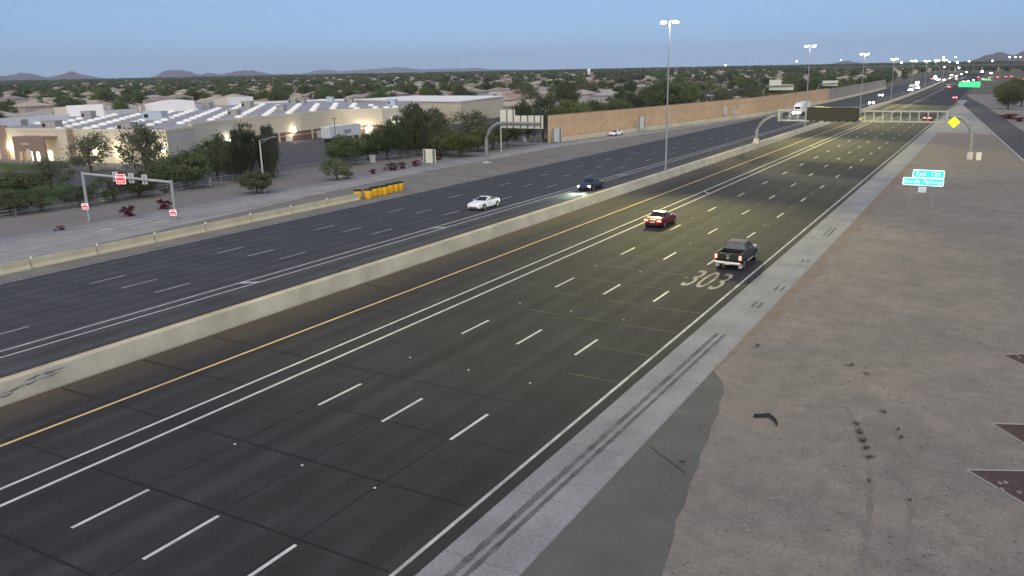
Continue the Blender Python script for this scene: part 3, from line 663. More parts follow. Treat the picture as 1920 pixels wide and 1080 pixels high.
# ================================================================== NOISE WALL
def at_wall(px): # wall foot under a pixel column
    lo, hi = 160., 640.
    for _ in range(50):
        mm = (lo + hi) / 2; x = lerp(WALLX, mm); d = Vector((x, mm, G(x, mm) - CAMZ)); u = 960 + 960 * FOC * d.dot(CR) / d.dot(CF)
        if u < px: lo = mm
        else: hi = mm
    return lo
YSP = at_wall(1552)
M_SALM = mat('wall_salmon', (.54, .375, .225), .9, .10, .35, 6, .10, bump=.3, objrand=.05)
M_SALM2 = mat('wall_salmon_relief', (.58, .42, .265), .9, .08, .35, 6, .1)
M_WGREY = mat('wall_grey', (.29, .265, .235), .9, .10, .3, 6, .1, objrand=.05)
M_WCAP = mat('wall_cap', (.30, .20, .15), .9, .1)
def wall_run(name, label, y0, y1, ma, relief, ph=6.1, ht=6.1):
    x0 = lerp(WALLX, y0); t = thing(name, (x0, y0, G(x0, y0)), label, 'wall'); y = y0; i = 0
    while y < y1 - .5:
        yb = min(y + ph, y1); xa, xb = lerp(WALLX, y), lerp(WALLX, yb); za = G(xa, y) - t.location.z; d = Vector((xb - xa, yb - y, 0)); L = d.length; d /= L; nrm = Vector((d.y, -d.x, 0))
        o = Vector((xa - x0, y - y0, za)); rz = math.atan2(d.y, d.x)
        MB().box((L / 2, 0, ht / 2 - .25), (L - .03, .26, ht + .5)).build('panel', ma, t, o).rotation_euler = (0, 0, rz)
        MB().box((L / 2, 0, ht + .06), (L, .34, .12)).build('cap', M_WCAP if relief else ma, t, o).rotation_euler = (0, 0, rz)
        if relief:
            up = i % 2
            zz = [(0, 1.9), (L, 4.3)] if up else [(0, 4.3), (L, 1.9)]
            for dz in (0, ):
                a, b = zz; w2 = .28
                p = MB().slab([(a[0] + .05, a[1] - w2), (b[0] - .05, b[1] - w2), (b[0] - .05, b[1] + w2), (a[0] + .05, a[1] + w2)], -.16, -.13).build('relief_band', M_SALM2, t, o); p.rotation_euler = (0, 0, rz)
            p = MB().box((L / 2, -.145, 1.35), (L - .04, .03, .14)).build('relief_band', M_SALM2, t, o); p.rotation_euler = (0, 0, rz)
            p = MB().box((L / 2, -.145, 4.9), (L - .04, .03, .14)).build('relief_band', M_SALM2, t, o); p.rotation_euler = (0, 0, rz)
        y = yb; i += 1
    return t
wall_run('noise_wall', 'long salmon noise wall with a zigzag relief beyond the exit ramp', 171, YSP, M_SALM, True)
wall_run('noise_wall', 'grey noise wall continuing far behind the salmon one', YSP + .05, 630, M_WGREY, False, 8.0, 5.8)
wb = thing('wall_barrier', (-86.4, 172, G(-86.4, 172)), 'low cream concrete barrier along the foot of the noise wall', 'barrier')
wx = [(a, b + 1.0) for a, b in WALLX]
at_parent(sweep('body', [(-.25, 0), (-.25, 1.05), (.12, 1.05), (.16, 1.0), (.34, .1), (.34, 0)], wx, 172, 625, M_KRAIL), wb)

# ================================================================== STORE BUILDING
def atPlane(px, py, P, Q):
    d = ray(px, py); n = Vector((Q[1] - P[1], -(Q[0] - P[0]), 0)); t = (P[0] * n.x + P[1] * n.y) / d.dot(n); return Vector((d.x * t, d.y * t, CAMZ + d.z * t))
BH = 6.0
near = [(-205, 96.8), (-178.6, 99), (-142, 102.8), (-134, 104.5), (-138, 114), (-147.5, 121), (-152, 138), (-153, 160), (-156.5, 179), (-146, 184.5), (-141, 201)]
backpx = [(770, 191), (600, 191), (475, 196), (400, 198), (366, 206), (268, 210), (196, 216), (103, 217), (0, 236)]
backw = [at(a, b, BH) for a, b in backpx]; back = [(q.x, q.y) for q in backw]
foot = near + back + [(-262, 112)]
BO = Vector((-160, 130, G(-160, 130))); zr = G(-160, 130) + BH
store = thing('store_building', BO, 'huge beige flat-roofed store with rows of white skylights', 'building')
def bl_(x, y, z): return (x - BO.x, y - BO.y, z - BO.z)
M_ROOF = mat('roof_grey', (.30, .30, .335), .8, .12, .08, 4, .05); M_BEIGE = mat('stucco_beige', (.60, .54, .41), .9, .06, .15, 5, .05); M_BEIGE2 = mat('stucco_grey_beige', (.50, .48, .42), .9, .06, .15, 5, .05)
M_BROWN = mat('stucco_brown', (.27, .195, .15), .9, .06, .3, 5, .05); M_BRICK = mat('dock_brick', (.17, .105, .095), .9, .08, .3, 5, .08); M_PARW = mat('parapet_white', (.74, .74, .73), .8, .05, .2, 5, .04)
M_TRIM = mat('trim_pale', (.60, .55, .42), .8, .05)
MB().add([bl_(x, y, zr - .25) for x, y in foot], [tuple(range(len(foot)))]).build('roof', M_ROOF, store)
zg = G(-150, 200) - .6
def facade(P, Q, ma, par=.55, th=.35):
    d = Vector((Q[0] - P[0], Q[1] - P[1], 0)); L = d.length; d /= L; n = Vector((d.y, -d.x, 0))
    o = MB().box((L / 2, 0, (zr + par - zg) / 2), (L, th, zr + par - zg)).build('wall', ma, store, bl_(P[0], P[1], zg)); o.rotation_euler = (0, 0, math.atan2(d.y, d.x))
    c = MB().box((L / 2, 0, zr + par - zg - .22), (L + .1, th + .14, .5)).build('cornice', M_TRIM, store, bl_(P[0], P[1], zg + .02)); c.rotation_euler = (0, 0, math.atan2(d.y, d.x)); return o, L
fm = [M_BEIGE] * 3 + [M_BEIGE2] * 2 + [M_BEIGE2] * 1 + [M_BEIGE] * 3 + [M_BEIGE2]
for i in range(len(near) - 1):
    P, Q = near[i], near[i + 1]; o, L = facade(P, Q, fm[i])
    if i in (6, 7, 8):
        b = MB().box((L / 2, -.06, 1.6), (L - .1, .4, 3.2)).build('brick_base', M_BRICK, store, bl_(P[0], P[1], zg)); b.rotation_euler = o.rotation_euler
        for hz in (2.3, 3.25):
            b = MB().box((L / 2, -.08, hz), (L - .1, .45, .16)).build('trim_band', M_TRIM, store, bl_(P[0], P[1], zg)); b.rotation_euler = o.rotation_euler
        for k in range(max(1, int(L // 9))):
            b = MB().box((4.5 + 9 * k, -.14, 1.7), (.5, .5, 3.4)).build('pilaster', M_TRIM, store, bl_(P[0], P[1], zg)); b.rotation_euler = o.rotation_euler
            b = MB().box((8 + 9 * k, -.10, 1.35), (2.4, .4, 2.3)).build('dock_door', M_BEIGE2, store, bl_(P[0], P[1], zg + .15)); b.rotation_euler = o.rotation_euler
# back parapets
def parapet(p0, p1, t0, t1, ma=M_PARW, curved=0):
    A, B = at(*p0, BH), at(*p1, BH)
    def top(px, py, q): # height of the pixel above q (same vertical)
        d = ray(px, py); k = math.hypot(q.x, q.y) / math.hypot(d.x, d.y); return CAMZ + d.z * k
    h0, h1 = top(p0[0], t0, A), top(p1[0], t1, B)
    d = Vector((B.x - A.x, B.y - A.y, 0)); L = d.length; poly = [(0, zr - .4), (L, zr - .4), (L, h1)]
    if curved: poly += [(L * f, h0 + (h1 - h0) * f + curved * math.sin(math.pi * f)) for f in (.85, .7, .55, .4, .25, .1)]
    poly += [(0, h0)]
    o = MB().slab([(a, b - BO.z) for a, b in poly], -.2, .25).build('parapet', ma, store, bl_(A.x, A.y, BO.z)); o.rotation_euler = (0, 0, math.atan2(d.y, d.x)); return o
parapet((0, 236), (130, 225), 222, 213); parapet((-90, 246), (0, 236), 229, 222)
parapet((127, 217), (196, 216), 198, 195); parapet((103, 218), (127, 217), 201, 200, M_TRIM); parapet((196, 216), (268, 210), 207, 203)
parapet((272, 210), (366, 207), 196, 189, curved=.9); parapet((263, 211), (272, 210), 198, 197, M_TRIM); parapet((366, 206), (402, 199), 197, 193)
parapet((402, 199), (428, 198), 186, 185, M_TRIM); parapet((428, 198), (475, 196), 182, 181); parapet((475, 196), (600, 191), 191, 186); parapet((600, 191), (770, 191), 185.5, 185)
# side wing at the far right end
wing = [(-149.5, 229), (-161.5, 277), (-205, 282), (-206, 245)]
MB().prism([(a - BO.x, b - BO.y) for a, b in wing[::-1]][::-1], zg - BO.z, zr - BO.z + .35).build('side_wing', M_BEIGE, store)
MB().prism([(a - BO.x, b - BO.y) for a, b in [(-149.2, 228.5), (-161.3, 277.6), (-205.4, 282.5), (-206.5, 244.5)]], zr - BO.z + .36, zr - BO.z + .75).build('parapet', M_PARW, store)
# skylights
sk = MB(); sk.lathe([(.95, 0), (.95, .22), (.8, .5), (.45, .72), (.1, .8)], 10)
skm = sk.mesh('skylight', mat('skylight_white', (.80, .80, .75), .5, .05), True)
rows = [((71, 232), (105, 226), 3), ((111, 242), (215, 217), 9), ((119, 231), (149, 224), 3), ((163, 242), (259, 216.5), 9), ((209, 243), (323, 211), 11), ((282, 235), (366, 208), 9), ((339, 232), (410, 206), 9), ((396, 226), (452, 201), 9), ((448, 221), (493, 199), 9), ((498, 218), (522, 201), 7), ((542, 214), (561, 199), 7), ((586, 210), (595, 199), 5), ((624, 206.5), (630, 198), 4), ((660, 203.5), (665, 198.5), 3), ((669, 206.5), (669, 206), 1), ((696, 201), (704, 205), 2), ((725, 205), (741, 204), 2)]
for a, b, n in rows:
    A, B = at(*a, BH - .2), at(*b, BH - .2)
    for k in range(n):
        q = A.lerp(B, k / max(1, n - 1)); o = link('skylight', skm, store, bl_(q.x, q.y, zr - .25)); o.scale = (1.15, .9, .8); o.rotation_euler = (0, 0, R(30))
M_HV = mat('rooftop_unit', (.33, .32, .30), .7, .1, 2); M_HVB = mat('rooftop_unit_blue', (.42, .50, .55), .7, .08, 1)
for px, py, w_, d_, h_, ma in ((44, 229, 4.5, 3, 1.5, M_HV), (98, 240, 3.4, 2.4, 1.6, M_HV), (167, 222, 3, 2.2, 1.8, M_HV), (292, 224, 5.2, 3, 1.9, M_HVB), (240, 243, 3.4, 2.4, 1.5, M_HV), (440, 218, 2.6, 2.4, 1.5, M_HV), (465, 204, 3.2, 2.6, 2, M_HV), (528, 209, 2.4, 2, 1.5, M_HV), (550, 197, 2.8, 2, 1.7, M_HV), (567, 197, 2.6, 2, 1.6, M_HV), (388, 204, 3.4, 2.6, 1.6, M_HV), (620, 194, 2.4, 2, 1.8, M_HVB), (736, 200, 2.6, 2.6, 1.8, M_HVB), (655, 195, 3, 2, 1.4, M_HV), (36, 234, 3, 2, 1.2, M_HV), (235, 213, 2.6, 1.8, 1.0, M_HV)):
    q = at(px, py, BH - .2); o = MB().box((0, 0, h_ / 2), (w_, d_, h_)).build('rooftop_unit', ma, store, bl_(q.x, q.y, zr - .24)); o.rotation_euler = (0, 0, R(20))
    if w_ > 2.5: MB().box((-w_ * .3, -d_ / 2 - .02, h_ * .5), (w_ * .22, .03, h_ * .45)).build('vent', M_DARK, o)
    MB().box((0, 0, h_ + .08), (w_ + .1, d_ + .1, .14)).build('cap', ma, o)
# entrance portico
P1, P2 = (-178.6, 99), (-142, 102.8)
def fp(px, py, off=0):
    n = Vector((P2[1] - P1[1], -(P2[0] - P1[0]), 0)).normalized(); A = (P1[0] + n.x * off, P1[1] + n.y * off); B = (P2[0] + n.x * off, P2[1] + n.y * off); return atPlane(px, py, A, B)
rzf = math.atan2(P2[1] - P1[1], P2[0] - P1[0])
qa, qb_ = fp(22, 256, 3.2), fp(81, 256, 3.2); W = (qb_ - qa).xy.length; H_ = qa.z - zg
pt = bpy.data.objects.new('entrance_portico', None); col.objects.link(pt); pt.parent = store
pm = MB()
pm.slab([(0, 0), (W * .13, 0), (W * .13, H_ * .52), (W * .28, H_ * .52), (W * .43, H_ * .64), (W * .58, H_ * .52), (W * .80, H_ * .52), (W * .80, 0), (W * .95, 0), (W, H_ * .45), (W * .965, H_), (0, H_)], 0, .5)
bpy.data.objects.remove(pt)
po = pm.build('entrance_portico', M_BROWN, store, bl_(qa.x, qa.y, zg)); po.rotation_euler = (0, 0, rzf)
MB().box((W / 2, 1.75, H_ - .2), (W, 2.5, .4)).build('roof', M_BROWN, po)
for f0 in (.27, .60): MB().box((W * f0, .25, H_ * .26), (W * .05, .5, H_ * .52)).build('column', M_BROWN, po)
M_LIT = glow('lit_doorway', (1, .95, .72), 3.2)
MB().box((W * .45, 2.85, H_ * .25), (W * .62, .08, H_ * .5)).build('lit_doorway', M_LIT, po)
MB().box((W * .45, 2.8, H_ * .12), (.12, .1, H_ * .24)).build('door_frame', M_DARK, po)
sg = MB()
o = MB().box((W * .40, -.05, H_ * .77), (W * .28, .06, .42)).build('sign_board', mat('sign_pinkish', (.45, .36, .30), .7), po)
for px0, px1, py0 in ((-6, 7, 237), (124.5, 134, 244)):
    a, b = fp(px0, py0, .5), fp(px1, py0, .5); w_ = (b - a).xy.length
    o = MB().box((w_ / 2, .3, (a.z - zg) / 2 + .1), (w_, .8, a.z - zg + .2)).build('pilaster', M_BROWN, store, bl_(a.x, a.y, zg)); o.rotation_euler = (0, 0, rzf)
# wall lamps that are lit
M_WL = glow('wall_lamp_glow', (1, .95, .72), 30)
def wall_lamp(q, e=55, r_=.28, nrm=Vector((.45, -.9, 0))):
    t = store
    o = MB().lathe([(r_ * .5, .12), (r_, 0), (r_ * .9, -.18), (r_ * .3, -.26)], 8).build('wall_lamp', M_WL, store, bl_(q.x, q.y, q.z))
    if e:
        ld = bpy.data.lights.new('wall_lamp_light', 'POINT'); ld.energy = e; ld.shadow_soft_size = .25; ld.color = (1, .85, .5)
        lo = bpy.data.objects.new('wall_lamp_light', ld); col.objects.link(lo); lo.parent = store; lo.location = Vector(bl_(q.x, q.y, q.z)) + nrm * .9 + Vector((0, 0, -.5))
for px, py in ((16, 274), (176, 283), (219, 281), (306, 283)): wall_lamp(fp(px, py, .7))
wall_lamp(fp(54, 272, 2.0), 160); 
def fpl(i, px, py, off=.8):
    P, Q = near[i], near[i + 1]; n = Vector((Q[1] - P[1], -(Q[0] - P[0]), 0)).normalized(); return atPlane(px, py, (P[0] + n.x * off, P[1] + n.y * off), (Q[0] + n.x * off, Q[1] + n.y * off))
for i, px, py, e in ((5, 432, 262, 50), (6, 553, 245.5, 38), (8, 672, 237, 50), (8, 692, 238, 50), (9, 741, 236, 38)): wall_lamp(fpl(i, px, py), e)
# parking and lawn
struct(sheet('parking_lot', -262, -104, 30, 330, .004, M_LOT), 'dark parking lot around the store')
struct(MB().add([(x, y, G(x, y) + .012) for x, y in [(-150, 40), (-108, 40), (-108, 66), (-118, 76), (-150, 84)]], [(0, 1, 2, 3, 4)]).build('lawn', M_GRASS), 'green lawn under the trees left of the store')
struct(MB().add([(x, y, G(x, y) + .012) for x, y in [(-185, 84), (-150, 88), (-150, 95), (-185, 93)]], [(0, 1, 2, 3)]).build('lawn', M_GRASS), 'strip of lamplit lawn in front of the store entrance')
# trailers at the dock
M_TRW = mat('trailer_white', (.66, .68, .68), .5, .04, .5)
def trailer(px, py, rz, L, lab):
    q = at(px, py); t = thing('semi_trailer', (q.x, q.y, G(q.x, q.y)), lab, 'trailer', rz=rz)
    MB().box((0, L / 2, 2.45), (2.5, L, 2.7)).build('box', M_TRW, t); MB().box((0, L / 2, 1.0), (1.2, L - .4, .2)).build('chassis', M_DARK, t)
    for sx in (-.62, .62): MB().box((sx, -.02, 2.4), (1.1, .05, 2.45)).build('door', M_ALUC, t)
    MB().box((1.27, L * .55, 2.3), (.03, 3.2, .9)).build('panel_mark', mat('mark_grey', (.30, .34, .36), .6), t)
    for y in (1.6, 2.9, L - 2):
        for sx in (-1.05, 1.05):
            o = MB().tube([(-.17, 0, 0), (.17, 0, 0)], .5, 14).build('wheel', M_BLACKR, t, (sx, y, .5))
trailer(612, 268, R(8), 14, 'white semi trailer parked at the brick loading dock')
q = at(560, 300)
# parking-lot light poles
for px, py, top, lab in ((630, 272, 223, 'thin dark lot lamp post beside the white trailer'), (98, 300, 272, 'short dark lot lamp post near the store entrance')):
    q = at(px, py); h_ = atY(px, top, q.y).z - q.z
    t = thing('lot_lamp', q, lab, 'lamp post'); MB().tube([(0, 0, 0), (0, 0, h_)], .09, 6).build('post', M_STRIPE, t); MB().box((0, 0, h_ + .06), (1.4, .35, .14)).build('lamp_head', M_STRIPE, t)

# ================================================================== RAIL FENCE
FX = -100.5
fe = thing('rail_fence', (FX, 44, G(FX, 44)), 'long pale three-rail fence between the gravel slope and the store trees', 'fence')
fpm = MB().box((0, 0, .62), (.13, .13, 1.34)).mesh('post', M_GALVD); frm = MB().box((0, 1.2, 0), (.06, 2.4, .11)).mesh('rail', M_GALVD)
y = 44
while y < 168:
    x = FX if y < 125 else FX + (y - 125) * .28
    z = G(x, y) - fe.location.z; link('post', fpm, fe, (x - FX, y - 44, z))
    for hz in (.35, .75, 1.15):
        o = link('rail', frm, fe, (x - FX, y - 44, z + hz)); o.rotation_euler = (math.atan(-.00525), 0, -math.atan(.28) if y >= 125 else 0)
    y += 2.4
struct(sheet('fence_kerb', [(44, FX - .5), (125, FX - .5), (168, FX + 11.5)], [(44, FX + .5), (125, FX + .5), (168, FX + 12.5)], 44, 168, .05, M_CONC), 'pale concrete strip under the rail fence')
for px, py, h_, lab in ((196, 377, 1.5, 'pale utility box at the fence, left end under the portal'), (641, 331, 1.4, 'pale utility box at the fence behind the small front tree'), (391, 348, 1.1, 'small pale utility box at the fence left of the street lamp'), (699, 304, 1.2, 'small pale utility box at the fence behind the red shrubs'), (985, 266, 1.2, 'small pale utility box near the curved-arm sign')):
    q = at(px, py); t = thing('utility_box', q, lab, 'utility box', 'utility boxes along the fence')
    MB().box((0, 0, h_ / 2), (.85, .6, h_)).build('case', mat('cabinet_pale', (.5, .5, .5)), t); MB().box((0, 0, h_ + .04), (.95, .7, .08)).build('lid', M_ALUC, t)

# ================================================================== TREES AND SHRUBS
def crown_mesh(name, seed, clumps, nleaf, leaf, ma, r_c, shape='round', droop=0):
    rnd = random.Random(seed); V = []; F = []
    for c in range(clumps):
        # clump centres through a unit crown (radius 1, height 0..1 scaled later)
        while True:
            x, y, z = rnd.uniform(-1, 1), rnd.uniform(-1, 1), rnd.uniform(-1, 1)
            r2 = x * x + y * y + z * z
            if r2 < 1 and (r2 > .16 or rnd.random() < .3): break
        if shape == 'flat': z = z * .55 + .25
        rr = r_c * rnd.uniform(.6, 1.25)
        for l in range(nleaf):
            a, b, d = rnd.gauss(0, .5), rnd.gauss(0, .5), rnd.gauss(0, .5)
            p = Vector((x + a * rr, y + b * rr, z * .9 + d * rr * (1.7 if droop else .85) - (droop * abs(d) * rr)))
            s_ = leaf * rnd.uniform(.6, 1.4)
            u = Vector((rnd.gauss(0, 1), rnd.gauss(0, 1), rnd.gauss(0, 1))).normalized(); v = u.orthogonal().normalized()
            if droop: u = (Vector((0, 0, -1)) + u * .45).normalized(); v = u.orthogonal().normalized()
            k = len(V); e = 1.9 if droop else 1.35
            V += [p - u * s_ * e, p + v * s_ * .6, p + u * s_ * e, p - v * s_ * .6]; F.append((k, k + 1, k + 2, k + 3))
    me = bpy.data.meshes.new(name); me.from_pydata([tuple(q) for q in V], [], F); me.materials.append(ma); return me
def trunk_mesh(seed, ma, spread=.55, low=-.9):
    rnd = random.Random(seed); mb = MB()
    # from z=-2.? (ground) in unit crown space: ground at z=-1.9
    top = Vector((rnd.uniform(-.1, .1), rnd.uniform(-.1, .1), -.7)); mb.tube([(0, 0, -1.9), (.03, .02, -1.3), top], [.085, .065, .05], 7)
    for k in range(7):
        a = 2 * math.pi * k / 7 + rnd.uniform(-.3, .3); r2 = spread * rnd.uniform(.6, 1.3); z = rnd.uniform(-.1, .7)
        mid = top.lerp(Vector((math.cos(a) * r2, math.sin(a) * r2, z)), .5) + Vector((0, 0, .1)); st = top if k % 2 else Vector((.02, .02, -1.0))
        mb.tube([st, mid, (math.cos(a) * r2, math.sin(a) * r2, z)], [.04, .028, .008], 5)
    return mb.mesh('trunk', ma)
M_BARK = mat('bark', (.085, .068, .052), .95, .2, 4, 20, .2)
LG1 = leafmat('leaf_green', (.125, .162, .080), (.190, .228, .115), .55); LG2 = leafmat('leaf_olive', (.150, .160, .102), (.205, .215, .135), .55); LG3 = leafmat('leaf_dark', (.105, .126, .080), (.158, .180, .108), .55); LG4 = leafmat('leaf_bright', (.150, .190, .070), (.215, .250, .100), .55); LRED = leafmat('leaf_red', (.095, .022, .036), (.15, .036, .06), .3)
CR_ = {}
for nm, ma in (('green', LG1), ('olive', LG2), ('dark', LG3), ('bright', LG4)):
    CR_['round', nm] = [crown_mesh('crown', 11 + i, 78, 84, .052, ma, .36) for i in range(2)]
    CR_['airy', nm] = [crown_mesh('crown', 31 + i, 46, 66, .045, ma, .34) for i in range(2)]
    CR_['willow', nm] = [crown_mesh('crown', 51 + i, 84, 84, .045, ma, .30, droop=1.2) for i in range(2)]
TRK = [trunk_mesh(i, M_BARK) for i in range(3)]
def tree(base_, height, width, shape, tone, label, group=None, name='tree', trunk=True, cat='tree'):
    # crown occupies upper part; unit space: ground -1.9, crown -1..1
    random.seed(int(abs(base_.x) * 7 + base_.y * 3)); s_ = height / 2.95; t = thing(name, (base_.x, base_.y, base_.z), label, cat, group, rz=random.uniform(0, 6.28))
    me = random.choice(CR_[shape, tone]); wr = width / 2 / 1.12
    o = link('crown', me, t, (0, 0, 1.62 * s_)); o.scale = (wr, wr, s_ * 1.22)
    if trunk:
        o = link('trunk', random.choice(TRK), t, (0, 0, 1.9 * s_)); o.scale = (wr * .9, wr * .9, s_)
    return t
def ptree(px, py, top, wpx, shape, tone, label, group='trees between the ramp and the store', **k):
    q = at(px, py); dist = (q - Vector((0, 0, CAMZ))).dot(CF); h_ = atY(px, top, q.y).z - q.z; return tree(q, h_ * 1.03, wpx * dist / 960 / FOC, shape, tone, label, group, **k)
TL = [(172, 324, 249, 78, 'airy', 'olive', 'sparse olive tree in front of the left store wall'),
 (275, 342, 231, 88, 'airy', 'olive', 'tall sparse tree hiding the corner of the front store wing'),
 (350, 354, 283, 90, 'round', 'green', 'rounded green tree right behind the portal'),
 (408, 337, 252, 76, 'round', 'green', 'green tree between the rounded tree and the weeping tree'),
 (470, 340, 225, 76, 'willow', 'dark', 'tall weeping tree behind the street lamp'),
 (508, 333, 232, 40, 'willow', 'dark', 'slim weeping tree just right of the street lamp arm'),
 (482, 363, 319, 58, 'round', 'dark', 'small dense dark tree at the foot of the street lamp'),
 (632, 338, 296, 62, 'airy', 'green', 'small open tree on the gravel slope above the barrels'),
 (645, 310, 254, 78, 'round', 'green', 'wide green tree behind the small front tree'),
 (690, 300, 250, 70, 'round', 'green', 'green tree in front of the white trailer end'),
 (726, 299, 224, 66, 'round', 'green', 'taller green tree right of the white trailer'),
 (775, 292, 190, 70, 'willow', 'dark', 'tall grey-green tree at the right corner of the store'),
 (812, 290, 200, 70, 'willow', 'olive', 'second tall grey-green tree at the store corner'),
 (833, 292, 236, 60, 'round', 'green', 'green tree behind the pale two-post sign'),
 (862, 294, 248, 72, 'round', 'bright', 'bright green tree left of the curved-arm sign'),
 (897, 284, 236, 60, 'round', 'bright', 'bright green tree just beside the curved arm'),
 (882, 272, 205, 90, 'airy', 'olive', 'dull olive tree behind the two bright green trees'),
 (952, 274, 215, 70, 'round', 'dark', 'dark tree directly behind the large sign back'),
 (990, 266, 186, 70, 'round', 'dark', 'big dark tree rising above the large sign back'),
 (1018, 262, 172, 60, 'airy', 'dark', 'tall dark tree left of the salmon wall end'),
 (100, 366, 295, 84, 'airy', 'olive', 'dull open tree left of the portal'),
 (36, 364, 318, 86, 'round', 'green', 'low green tree at the left edge'),
 (215, 377, 322, 92, 'airy', 'green', 'green tree seen through the portal, left half'),
 (262, 370, 320, 70, 'round', 'green', 'green tree seen through the portal, right half'),
 (312, 352, 296, 54, 'round', 'dark', 'dark tree behind the right portal post'),
 (150, 388, 348, 70, 'airy', 'dark', 'low dark tree behind the left portal post'),
 (20, 402, 358, 90, 'round', 'dark', 'low dark bushy tree in the left corner by the fence'),
 (78, 396, 352, 76, 'airy', 'green', 'low green bushy tree left of the portal by the fence'),
 (440, 340, 268, 50, 'round', 'dark', 'shadowy tree left of the weeping tree'),
 (752, 296, 246, 50, 'airy', 'green', 'thin green tree in the gap by the store corner'),
 (925, 280, 226, 60, 'airy', 'dark', 'dark open tree right behind the curved sign arm')]
for a in TL: ptree(*a)
for a in [(1062, 250, 187, 90, 'round', 'bright', 'bright bushy tree behind the near end of the salmon wall'), (1110, 240, 185, 70, 'airy', 'green', 'open tree behind the salmon wall'), (1150, 232, 186, 70, 'round', 'green', 'bushy green tree behind the salmon wall, left of the ramp sign'), (1185, 226, 172, 62, 'round', 'dark', 'dark tree behind the salmon wall above the ramp sign'), (1240, 215, 148, 78, 'round', 'green', 'tall green tree behind the wall beside the light mast'), (1285, 210, 158, 70, 'round', 'bright', 'bright green tree behind the wall right of the light mast'), (1325, 205, 150, 84, 'airy', 'green', 'wide open green tree behind the salmon wall'), (1400, 196, 150, 66, 'round', 'green', 'green tree behind the far part of the salmon wall'), (1440, 192, 158, 60, 'round', 'bright', 'bright round tree behind the far part of the salmon wall'), (1475, 190, 150, 48, 'round', 'dark', 'dark tree behind the salmon wall left of the second mast'), (1530, 182, 146, 60, 'round', 'green', 'green tree behind the wall at the colour change'), (1065, 215, 145, 46, 'round', 'dark', 'tall round dark tree among the houses'), (1360, 200, 165, 40, 'round', 'olive', 'small olive tree behind the salmon wall')]:
    ptree(*a, group='trees behind the noise wall')
# red shrubs
shm = crown_mesh('foliage', 77, 16, 70, .07, LRED, .34); shd = crown_mesh('foliage', 78, 16, 70, .07, LG3, .34)
stm = MB()
for k in range(6): stm.tube([(0, 0, -1), (.6 * math.cos(k), .6 * math.sin(k), .4)], [.03, .01], 4)
stm = stm.mesh('stems', M_BARK)
for px, py, wpx, hm, me, lab in ((242, 405, 34, 1.2, shm, 'dark red shrub on the slope under the portal beam'), (308, 392, 32, 1.2, shm, 'dark red shrub beside the right portal post'), (700, 326, 17, .8, shm, 'smallest red shrub above the yellow barrels'), (733, 320, 28, 1.3, shm, 'wide red shrub left of the pale two-post sign'), (752, 317, 22, 1.2, shm, 'red shrub touching the wide red shrub'), (781, 311, 22, 1.0, shm, 'red shrub just left of the pale two-post sign'), (822, 300, 20, 1.0, shm, 'red shrub partly behind the pale two-post sign'), (652, 334, 24, 1.2, shd, 'dark shrub beside the small open front tree'), (112, 432, 24, .5, shm, 'low dry reddish shrub left of the portal'), (310, 362, 20, .8, shd, 'low dark shrub at the fence'), (1893, 223, 42, 1.5, shm, 'long dark red shrub on the bank right of the on-ramp'), (1912, 228, 26, 1.2, shm, 'dark red shrub at the right edge beside the longer one')):
    q = at(px, py); dist = (q - Vector((0, 0, CAMZ))).dot(CF); t = thing('shrub', q, lab, 'shrub', 'shrubs on the gravel banks', rz=px)
    wr = wpx * dist / 960 / FOC / 2 / 1.1; o = link('foliage', me, t, (0, 0, hm * .5)); o.scale = (wr, wr, hm * .55); o = link('stems', stm, t, (0, 0, hm * .5)); o.scale = (wr, wr, hm * .5)
for k, (px, py, top, w_, tn) in enumerate(((1890, 205, 158, 50, 'dark'), (1915, 200, 148, 44, 'dark'), (1878, 190, 152, 30, 'green'), (1902, 180, 146, 40, 'green'))):
    ptree(px, py, top, w_, 'round', tn, ('dark round tree on the bank right of the on-ramp', 'dark tree cut by the right edge of the view', 'smaller green tree at the left of the right-hand clump', 'green tree at the back of the right-hand clump')[k], group='trees right of the on-ramp')
# ================================================================== VEHICLES
M_GLASS = mat('car_glass', (.022, .024, .03), .08, .02, spec=.6); M_RIM = mat('alloy_rim', (.42, .42, .43), .35, .05, metal=.7); M_CHR = mat('chrome', (.55, .55, .54), .25, .05, metal=.6)
M_TAIL = glow('tail_lamp', (1, .09, .06), 5); M_TAILD = glow('tail_lamp_far', (1, .05, .04), 12); M_HEAD = glow('head_lamp', (.92, .90, 1), 45); M_HEADF = glow('head_lamp_far', (.93, .92, 1), 60)
M_LENS = mat('lamp_lens', (.55, .55, .57), .2, .03); M_REDL = mat('red_lens', (.25, .01, .01), .25, .03); M_PLATE = mat('plate', (.6, .58, .5), .5, .05)
def paint(name, c, metal=0): return mat(name, c, .34, .02, 1, 10, .02, metal=metal, spec=.4)
def ring(y, w_, zb, zs, zt, cw):  # half-width, bottom, shoulder, top, crown half width
    pts = [(w_ * .80, zb), (w_ * .97, zb + .10), (w_, (zb + zs) / 2), (w_ * .965, zs), (cw, zt), (cw * .45, zt + .015)]
    return [(x, y, z) for x, z in pts] + [(-x, y, z) for x, z in pts[::-1]]
wheel_me = {}
